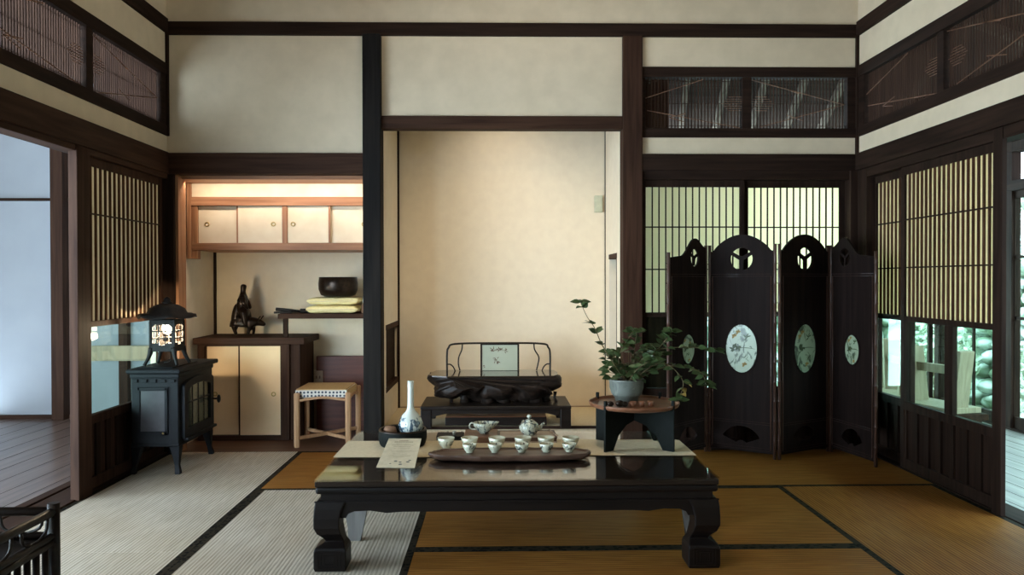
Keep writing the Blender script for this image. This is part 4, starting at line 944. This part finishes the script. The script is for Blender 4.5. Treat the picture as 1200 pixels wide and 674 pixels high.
m.build('foot', M['slabtray'], t)

def cupmesh(r, h):
    return MB().lathe([(0, .003), (r*.40, .003), (r*.42, 0), (r*.50, 0), (r*.50, .005), (r*.72, h*.30), (r*.90, h*.62), (r, h), (r*.97, h+.0008), (r*.86, h*.62), (r*.66, h*.32), (r*.4, h*.2), (0, h*.18)], n=30)
ordn = ['leftmost', 'second from the left', 'third from the left', 'fourth from the left', 'fifth from the left', 'rightmost']
xs = [-.228, -.123, -.001, .115, .218, .329]
first = None
for i, x_ in enumerate(xs):
    lab = 'larger painted teacup on the runner, %s in the back row of six' % ordn[i]
    if first is None:
        first = thing('teacup', lab, 'teacup', (x_, 3.425, RZ), 0, 'larger painted teacups in the back row'); cupmesh(.0385, .046).build('cup_body', M['porc'], first)
    else: dup(first, (x_, 3.425, RZ), lab, rz=i*1.1)
xs = [-.117, -.010, .104, .208, .305]; ordn5 = ['leftmost', 'second from the left', 'middle', 'second from the right', 'rightmost']
first = None
for i, x_ in enumerate(xs):
    lab = 'small pale teacup on the dark slab tray, %s of the front five' % ordn5[i]
    if first is None:
        first = thing('tasting_cup', lab, 'teacup', (x_, 3.245, TT+.0232), 0, 'small tasting cups on the slab tray'); cupmesh(.0305, .036).build('cup_body', M['porc'], first)
    else: dup(first, (x_, 3.245, TT+.0232), lab, rz=i*1.3)
# boxes behind
t = thing('tea_box', 'small brown wooden box under the porcelain pitcher', 'box', (-.075, 3.615, TT+.0004))
m = MB(); m.box(-.075, .075, -.085, .085, 0, .020); m.build('box_body', M['boxbrown'], t, bevel=.003); m = MB(); m.box(-.078, .078, -.088, .088, .020, .032); m.build('lid', M['boxbrown'], t, bevel=.003)
t = thing('tea_tray', 'shallow pale wooden tray with dark rim, under the teapot', 'tray', (.140, 3.615, TT+.0004))
m = MB(); m.box(-.135, .135, -.088, .088, 0, .008); m.build('tray_floor', M['boxpale'], t)
m = MB(); m.box(-.135, .135, -.088, -.080, .008, .026); m.box(-.135, .135, .080, .088, .008, .026); m.box(-.135, -.127, -.08, .08, .008, .026); m.box(.127, .135, -.08, .08, .008, .026); m.build('tray_rim', M['slabtray'], t, bevel=.002)
B(-.126, .126, -.079, .079, .0085, .024).build('tray_insert', M['boxpale'], t)
t = thing('tea_plate', 'small dark slate plate on the tea table, left of the brown box', 'plate', (-.225, 3.70, TT+.0004))
B(-.065, .065, -.05, .05, 0, .010).build('plate_body', M['irondark'], t, bevel=.003); MB().lathe([(0, 0), (.008, 0), (.009, .018), (0, .018)], (.02, -.02, .010), 14).build('salt_knob', M['porcplain'], t)
# pitcher
t = thing('pitcher', 'painted porcelain pitcher with handle, left of the teapot', 'pitcher', (-.062, 3.60, TT+.0326)); t.scale = (.92, .92, .92)
m = MB(); n = 36; prof = [(.020, 0), (.022, .004), (.026, .010), (.042, .022), (.052, .038), (.056, .056), (.053, .056), (.048, .040), (.036, .024), (.0, .018)]
vs = []
for r_, z_ in prof:
    for j in range(n):
        A = 2*PI*j/n; sp_ = max(0, math.cos(A))**8; k_ = 1+.42*sp_*(z_/.056)**2 if z_ > .02 else 1
        vs.append((r_*k_*math.cos(A), r_*.9*math.sin(A), z_+.004*sp_*(z_/.056)))
m.raw(vs, [(i*n+j, i*n+(j+1) % n, (i+1)*n+(j+1) % n, (i+1)*n+j) for i in range(len(prof)-1) for j in range(n)], True); m.raw(vs[:n], [tuple(range(n))]); m.build('pitcher_body', M['porcbig'], t)
MB().tube(bez([(-.050, 0, .050), (-.066, 0, .052), (-.074, 0, .038), (-.066, 0, .024), (-.042, 0, .022)], 18), .0048, 8).build('handle', M['porcplain'], t)
# teapot
t = thing('teapot', 'round painted porcelain teapot with knob, spout to the right', 'teapot', (.150, 3.60, TT+.0250)); t.scale = (.90, .90, .86)
MB().lathe([(0, 0), (.028, 0), (.030, .004), (.042, .014), (.051, .032), (.052, .044), (.046, .060), (.034, .071), (.024, .075), (0, .075)], n=36).build('pot_body', M['porcbig'], t)
ld = MB().lathe([(0, .0), (.026, .0), (.025, .004), (.014, .010), (.005, .012), (.005, .015), (0, .015)], (0, 0, .0745), 28).build('lid', M['porcbig'], t)
MB().sph((0, 0, .100), .0115).build('knob', M['porcplain'], ld)
MB().tube(bez([(.044, 0, .030), (.060, 0, .040), (.068, 0, .054), (.080, 0, .064)], 14), [.0135, .013, .012, .011, .010, .0095, .009, .0085, .008, .0075, .007, .007, .007][:13], 12).build('spout', M['porcbig'], t)
MB().tube(bez([(-.020, .040, .060), (-.03, .075, .062), (-.03, .078, .030), (-.02, .046, .022)], 14), .0045, 8).build('handle', M['porcbig'], t)
t = thing('tea_scoop', 'thin bamboo tea scoop lying across the right rim of the tea tray', 'scoop', (.262, 3.62, TT+.0282))
MB().tube([(-.012, .07, .003), (.0, .0, .003), (.012, -.06, .003)], .0028, 6).build('handle', M['boxpale'], t); MB().sph((.014, -.068, .003), .007, 1, 1.5, .45).build('scoop_bowl', M['boxpale'], t)
t = thing('incense_case', 'short gold bamboo rest lying at the left front corner of the tea table', 'bamboo rest', (-.575, 3.00, TT+.0003), .04)
MB().box(-.078, .078, -.007, .007, 0, .005).build('rest', M['card'], t, bevel=.002)
bpy.data.objects.remove(t.children[0]); bpy.data.objects.remove(t)

# round tray stand
t = thing('round_stand', 'round reddish tray on black interlocking panel legs, on the runner', 'tray stand', (.618, 3.455, RZ))
MB().lathe([(0, .178), (.186, .178), (.198, .184), (.203, .194), (.203, .200), (.198, .200), (.194, .192), (.184, .189), (0, .189)], n=56).build('tray', M['tray'], t)
for k in range(4):
    A = math.radians(-42+90*k+ (-6 if k % 2 else 0))
    P = [(.204, 0), (.204, .222), (.192, .222), (.192, .181), (.0, .181), (.0, .115), (.06, .10), (.115, .060), (.150, .0)]
    plate('leg_panel', [P], .010, M['blacklac'], t, Matrix.Rotation(A, 4, 'Z') if True else None, .0015)
# four outer skirt panels joining neighbouring legs
for k in (0, 1, 2, 3):
    A0 = math.radians(-42+90*k+(-6 if k % 2 else 0)); 
# small things on the tray
for i, (x_, y_, s_, lab) in enumerate([(.500, 3.375, .012, 'small dark seed pod at the left of the round tray'), (.540, 3.365, .015, 'larger knobbly dark seed pod on the round tray, right of the smallest one')]):
    m = MB(); m.sph((0, 0, s_), s_, 1.3, 1, 1); m.sph((s_*1.5, .002, s_*.8), s_*.8, 1.3, 1, 1) if i else None
    tag(m.build('seed_pod', M['bronze'], loc=(x_, y_, RZ+.1895)), lab, 'seed pod', 'seed pods on the round tray')
for i, (x_, y_) in enumerate([(.600, 3.375), (.640, 3.380), (.680, 3.385)]):
    m = MB().lathe([(0, 0), (.013, 0), (.016, .022), (.0145, .022), (.012, .004), (0, .004)], n=20)
    tag(m.build('sake_cup', M['tray'], loc=(x_, y_, RZ+.1895)), 'tiny reddish wooden cup on the round tray, %s of three' % ('leftmost', 'middle', 'rightmost')[i], 'cup', 'tiny cups on the round tray')

# potted plant
PX, PY, PZ = .600, 3.545, RZ+.1895
t = thing('potted_plant', 'leafy green trailing plant in a grey green pot on the round tray', 'potted plant', (PX, PY, PZ))
MB().lathe([(0, 0), (.052, 0), (.055, .020), (.060, .020), (.070, .034), (.078, .060), (.079, .090), (.083, .095), (.081, .101), (.074, .099), (.071, .085), (0, .082)], n=40).build('pot', M['cel'], t)
m = MB(); rnd = random.Random(8)
m.lathe([(.0, .092), (.04, .092), (.072, .088)], n=24)
for i in range(46): A = rnd.uniform(0, 6.3); r_ = .065*math.sqrt(rnd.random()); m.sph((r_*math.cos(A), r_*math.sin(A), .094), rnd.uniform(.004, .008), 1, 1, .8, 6)
m.build('soil', M['soil'], t)
stems = [  # world x, y, z
    [(.600, 3.545, .62), (.54, 3.50, .704), (.478, 3.48, .801), (.443, 3.47, .879), (.408, 3.46, .93), (.377, 3.46, .996)],
    [(.60, 3.55, .62), (.70, 3.52, .76), (.86, 3.48, .79), (.99, 3.46, .775)],
    [(.61, 3.54, .62), (.74, 3.46, .72), (.83, 3.42, .65), (.81, 3.40, .56)],
    [(.62, 3.56, .62), (.64, 3.56, .78), (.65, 3.55, .86)],
    [(.60, 3.54, .62), (.56, 3.52, .74), (.62, 3.50, .86)],
    [(.62, 3.55, .62), (.76, 3.52, .80), (.80, 3.50, .86)],
    [(.62, 3.54, .62), (.78, 3.50, .70), (.92, 3.48, .68), (.95, 3.47, .62)],
    [(.60, 3.56, .62), (.66, 3.60, .75), (.74, 3.66, .78)],
    [(.60, 3.53, .62), (.64, 3.45, .70), (.70, 3.42, .74)],
    [(.61, 3.54, .62), (.70, 3.55, .72), (.77, 3.56, .75)],
    [(.60, 3.55, .62), (.55, 3.56, .70), (.52, 3.58, .76)],
]
sm = MB(); lf = MB(); ly = MB()
def leaf(mb, p, d, up_, L_, W_, droop):
    d = d.normalized(); side = d.cross(up_).normalized(); nn = side.cross(d).normalized(); vs = []; K = 5
    for i in range(K+1):
        s_ = i/K; c_ = p+d*L_*s_-Vector((0, 0, droop*s_*s_)); w_ = W_*math.sin(PI*min(.98, .04+s_**.85*.96)); vs += [c_-side*w_+nn*w_*.25, c_, c_+side*w_+nn*w_*.25]
    mb.raw([v-Vector((PX, PY, PZ)) for v in vs], [f for i in range(K) for f in ((3*i, 3*i+1, 3*i+4, 3*i+3), (3*i+1, 3*i+2, 3*i+5, 3*i+4))], True)
for si, s_ in enumerate(stems):
    pts = bez(s_, 30); k = len(pts); sm.tube([p-Vector((PX, PY, PZ)) for p in pts], [.0030-.0018*i/k for i in range(k)], 6)
    step = 3 if si != 0 else 4
    for i in range(6 if si else 8, k, step if si else 4):
        dirn = (pts[min(i+1, k-1)]-pts[i-1]).normalized()
        if si == 0 and i > 8 and rnd.random() < .25: continue
        for q in range(2 if si != 0 else 3):
            A = rnd.uniform(0, 2*PI); rd = Vector((math.cos(A), math.sin(A), rnd.uniform(-.25, .6))); dd = (rd+dirn*.4)
            leaf(ly if (si == 2 and i > 20 and q == 0) else lf, pts[i], dd, Vector((rnd.uniform(-.5, .5), rnd.uniform(-1.6, .2), 1)), rnd.uniform(.036, .056), rnd.uniform(.012, .018), rnd.uniform(.002, .015))
    for q in range(4):
        A = q*PI/2+rnd.uniform(-.3, .3); leaf(lf, pts[-1], Vector((math.cos(A), math.sin(A)*.6, .25)), Vector((0, -1.2, 1)), .05, .013, .010)
for q in range(90):   # dense centre of the bush
    A = rnd.uniform(0, 2*PI); r_ = rnd.uniform(.01, .13); p = Vector((.63+r_*1.1*math.cos(A), 3.54+r_*.8*math.sin(A), .66+rnd.uniform(-.02, .11)))
    leaf(lf, p, Vector((math.cos(A), math.sin(A), rnd.uniform(-.2, .6))), Vector((rnd.uniform(-.6, .6), rnd.uniform(-1.6, .3), 1)), rnd.uniform(.032, .05), rnd.uniform(.011, .017), rnd.uniform(.0, .015))
    sm.tube([Vector((.61, 3.545, .63))-Vector((PX, PY, PZ)), ((p+Vector((.61, 3.545, .63)))/2+Vector((0, 0, .01)))-Vector((PX, PY, PZ)), p-Vector((PX, PY, PZ))], .0012, 4)
sm.build('stem', M['stem'], t); lf.build('foliage', M['leaf'], t); ly.build('yellow_leaf', M['leafy'], t)

# ================================================================== FOLDING SCREEN
N_ = [(1.02, 4.59), (1.345, 4.885), (1.705, 4.63), (2.125, 4.86), (2.215, 4.42)]
t = thing('folding_screen', 'dark four-panel folding screen with oval painted plaques', 'folding screen', (1.6, 4.7, 0))
def arch_top(w_, kind):
    pts = []; K = 40
    for i in range(K+1):
        s_ = i/K
        if kind == 'mid': z = 1.275+.103*math.sin(PI*max(0, min(1, (s_-.04)/.92)))**.75
        else:
            u = s_ if kind == 'left' else 1-s_      # low outer edge at u=0, peak at .68
            if u < .30: z = 1.232+.012*(u/.3)
            elif u < .70: z = 1.244+.112*(.5-.5*math.cos(PI*(u-.30)/.40))
            else: z = 1.356-.056*(.5-.5*math.cos(PI*(u-.70)/.30))
        pts.append((w_*s_, z))
    return pts
for i in range(4):
    p, q = Vector((*N_[i], 0)), Vector((*N_[i+1], 0)); d = (q-p); L_ = d.length; g = .026; A = math.atan2(d.y, d.x)
    kind = ('left', 'mid', 'mid', 'right')[i]; w_ = L_-2*g
    mt = Matrix.Translation((p.x-1.6, p.y-4.7, 0)) @ Matrix.Rotation(A, 4, 'Z') @ Matrix.Translation((g, 0, 0))
    top = arch_top(w_, kind); cxo = w_/2; hx, hz, hc = (.100, .152, .668) if kind == 'mid' else (.070, .092, .668)
    hole = circle(w_/2, 1.226, .070) if kind == 'mid' else circle(w_*(.68 if kind == 'left' else .32), 1.235, .045, .055)
    fan = []
    fw, fz0 = (.115, .072) if kind == 'mid' else (.095, .072)
    for k in range(17): ang = math.radians(155-130*k/16); fan.append((w_/2+fw*1.12*math.cos(ang), fz0-.005+.118*math.sin(ang)))
    for k in range(9): ang = math.radians(30+120*k/8); fan.append((w_/2+fw*.30*math.cos(ang), fz0-.005+.030*math.sin(ang)))
    outer_ = [(0, .030), (w_, .030)] + top[::-1]
    pn = plate('panel', [outer_, hole, circle(w_/2, hc, hx, hz), fan], .014, M['scr'], t, mt)
    plate('plaque_rim', [circle(w_/2, hc, hx+.010, hz+.010), circle(w_/2, hc, hx-.002, hz-.002)], .020, M['scr'], pn, mt)
    pl = plate('oval_plaque', [circle(w_/2, hc, hx, hz)], .006, M['plaque'], pn, mt)
    m = MB(); rnd = random.Random(20+i); mk = MB()
    # painted branch, birds, butterflies, blossoms
    bx = w_/2
    sc = hx/.1
    stroke(m, (bx-.03*sc, hc+.0), (bx+.085*sc, hc+.0), .0022, -.0035, .006)
    for (dx, dz, r_) in ((-.05, 0, .026), (-.035, .01, .022), (-.02, .004, .022)):
        for k in range(5): a_ = rnd.uniform(0, 6.3); stroke(m, (bx+dx*sc, hc+dz*sc), (bx+(dx+r_*math.cos(a_))*sc, hc+(dz+r_*math.sin(a_))*sc), .006*sc, -.0036, .003)
    for k in range(9): a_ = rnd.uniform(-2.5, -.6); x_, z_ = bx+rnd.uniform(-.05, .05)*sc, hc-rnd.uniform(.02, .07)*sc; stroke(m, (x_, z_), (x_+.03*sc*math.cos(a_), z_+.03*sc*math.sin(a_)), .0016, -.0036, .004)
    for k in range(4): a_ = [.4, 1.2, 2.4, 3.8][k]; stroke(m, (bx+.035*sc, hc+.07*sc), (bx+.035*sc+.028*sc*math.cos(a_), hc+.07*sc+.028*sc*math.sin(a_)), .004, -.0036, .003)
    mo = m.build('painted_branch', M['leaf'], pn); mo.matrix_local = mt
    for (dx, dz) in ((-.045, .075), (.02, -.10), (-.02, .10) if i else (.03, .05)):
        m = MB()
        for a_ in (.5, 1.4, 2.6, 3.9): stroke(m, (bx+dx*sc, hc+dz*sc), (bx+dx*sc+.018*sc*math.cos(a_), hc+dz*sc+.018*sc*math.sin(a_)), .006*sc, -.0037)
        mo = m.build('painted_butterfly', M['leafy'], pn); mo.matrix_local = mt
    # three-lobed fret in the round hole
    hcx, hcz = (w_/2, 1.226) if kind == 'mid' else (w_*(.68 if kind == 'left' else .32), 1.235)
    R_ = .072 if kind == 'mid' else .050
    P = []
    for k in range(3):
        a0 = math.radians(90+120*k+60)
        P.append((hcx+R_*math.cos(a0-.14), hcz+R_*math.sin(a0-.14))); P.append((hcx+R_*math.cos(a0+.14), hcz+R_*math.sin(a0+.14)))
        a1 = a0+math.radians(60); P.append((hcx+R_*.20*math.cos(a1), hcz+R_*.20*math.sin(a1)))
    plate('fret', [P], .008, M['scr'], pn, mt)
    for z0_, z1_ in ((1.118, 1.132), (.205, .218), (.045, .060)):
        m = MB(); m.tube([(0, 0, z0_), (w_*.33, 0, z0_), (w_, 0, z0_)], .0072, 8); m.tube([(0, 0, z1_), (w_*.33, 0, z1_), (w_, 0, z1_)], .0072, 8)
        mo = m.build('rail', M['bamboo'], pn); mo.matrix_local = mt
    for x_ in (.012, w_-.012):
        mo = MB().tube([(x_, -.004, .05), (x_, -.004, .5), (x_, -.004, 1.12)], .0055, 8).build('beading', M['bamboo'], pn); mo.matrix_local = mt
    for e, xx in ((0, -.010), (1, w_+.010)):
        tz = 1.315
        if (i == 0 and e == 0) or (i == 3 and e == 1): tz = 1.262
        m = MB(); pts = []; rs = []; z_ = .0
        while z_ < tz:
            pts += [(xx, 0, z_), (xx, 0, min(tz, z_+.11)), (xx, 0, min(tz, z_+.115)), (xx, 0, min(tz, z_+.12))]; rs += [.0105, .0105, .0130, .0105]; z_ += .1201
        m.tube(pts, rs, 10); mo = m.build('post', M['bamboo'], pn); mo.matrix_local = mt

# ================================================================== BAMBOO RACK, near left
t = thing('bamboo_rack', 'dark bamboo rack with curved fretwork, cut off at the near left corner', 'bamboo rack', (-1.52, 1.95, 0))
w2, d2, H_ = .26, .25, .455
for sx in (-1, 1):
    for sy in (-1, 1):
        MB().tube([(sx*w2, sy*d2, 0), (sx*w2, sy*d2, .2), (sx*w2, sy*d2, H_+.012)], .0165, 12).build('post', M['bambooblk'], t)
for z_ in (H_-.012, .375, .355, .06):
    rr_ = .0105 if z_ != H_-.012 else .013
    for sy in (-1, 1): MB().tube([(-w2, sy*d2, z_), (w2, sy*d2, z_)], rr_, 8).build('rail', M['bambooblk'], t)
    for sx in (-1, 1): MB().tube([(sx*w2, -d2, z_), (sx*w2, d2, z_)], rr_, 8).build('rail', M['bambooblk'], t)
m = MB()
for sx in (-1, 1):
    for k in range(1, 12): y_ = -d2+2*d2*k/12; m.tube([(sx*w2, y_, .06), (sx*w2, y_, .355)], .009, 6)
for sy in (-1, 1):
    for k in range(1, 10): x_ = -w2+2*w2*k/10; m.tube([(x_, sy*d2, .06), (x_, sy*d2, .355)], .008, 6)
m.build('slat', M['bambooblk'], t)
m = MB()
for sy in (-1, 1):
    for k in range(3):
        xc = -w2+.09+k*.17; m.tube(bez([(xc-.06, sy*d2, .43), (xc-.05, sy*d2, .395), (xc, sy*d2, .38), (xc+.05, sy*d2, .395), (xc+.06, sy*d2, .43)], 14), .0045, 6)
for sx in (-1, 1):
    for k in range(3):
        yc = -d2+.09+k*.16; m.tube(bez([(sx*w2, yc-.06, .43), (sx*w2, yc-.05, .395), (sx*w2, yc, .38), (sx*w2, yc+.05, .395), (sx*w2, yc+.06, .43)], 14), .0045, 6)
m.build('fretwork', M['bambooblk'], t)
B(-w2, w2, -d2, d2, .345, .356).build('shelf_board', M['bambooblk'], t)
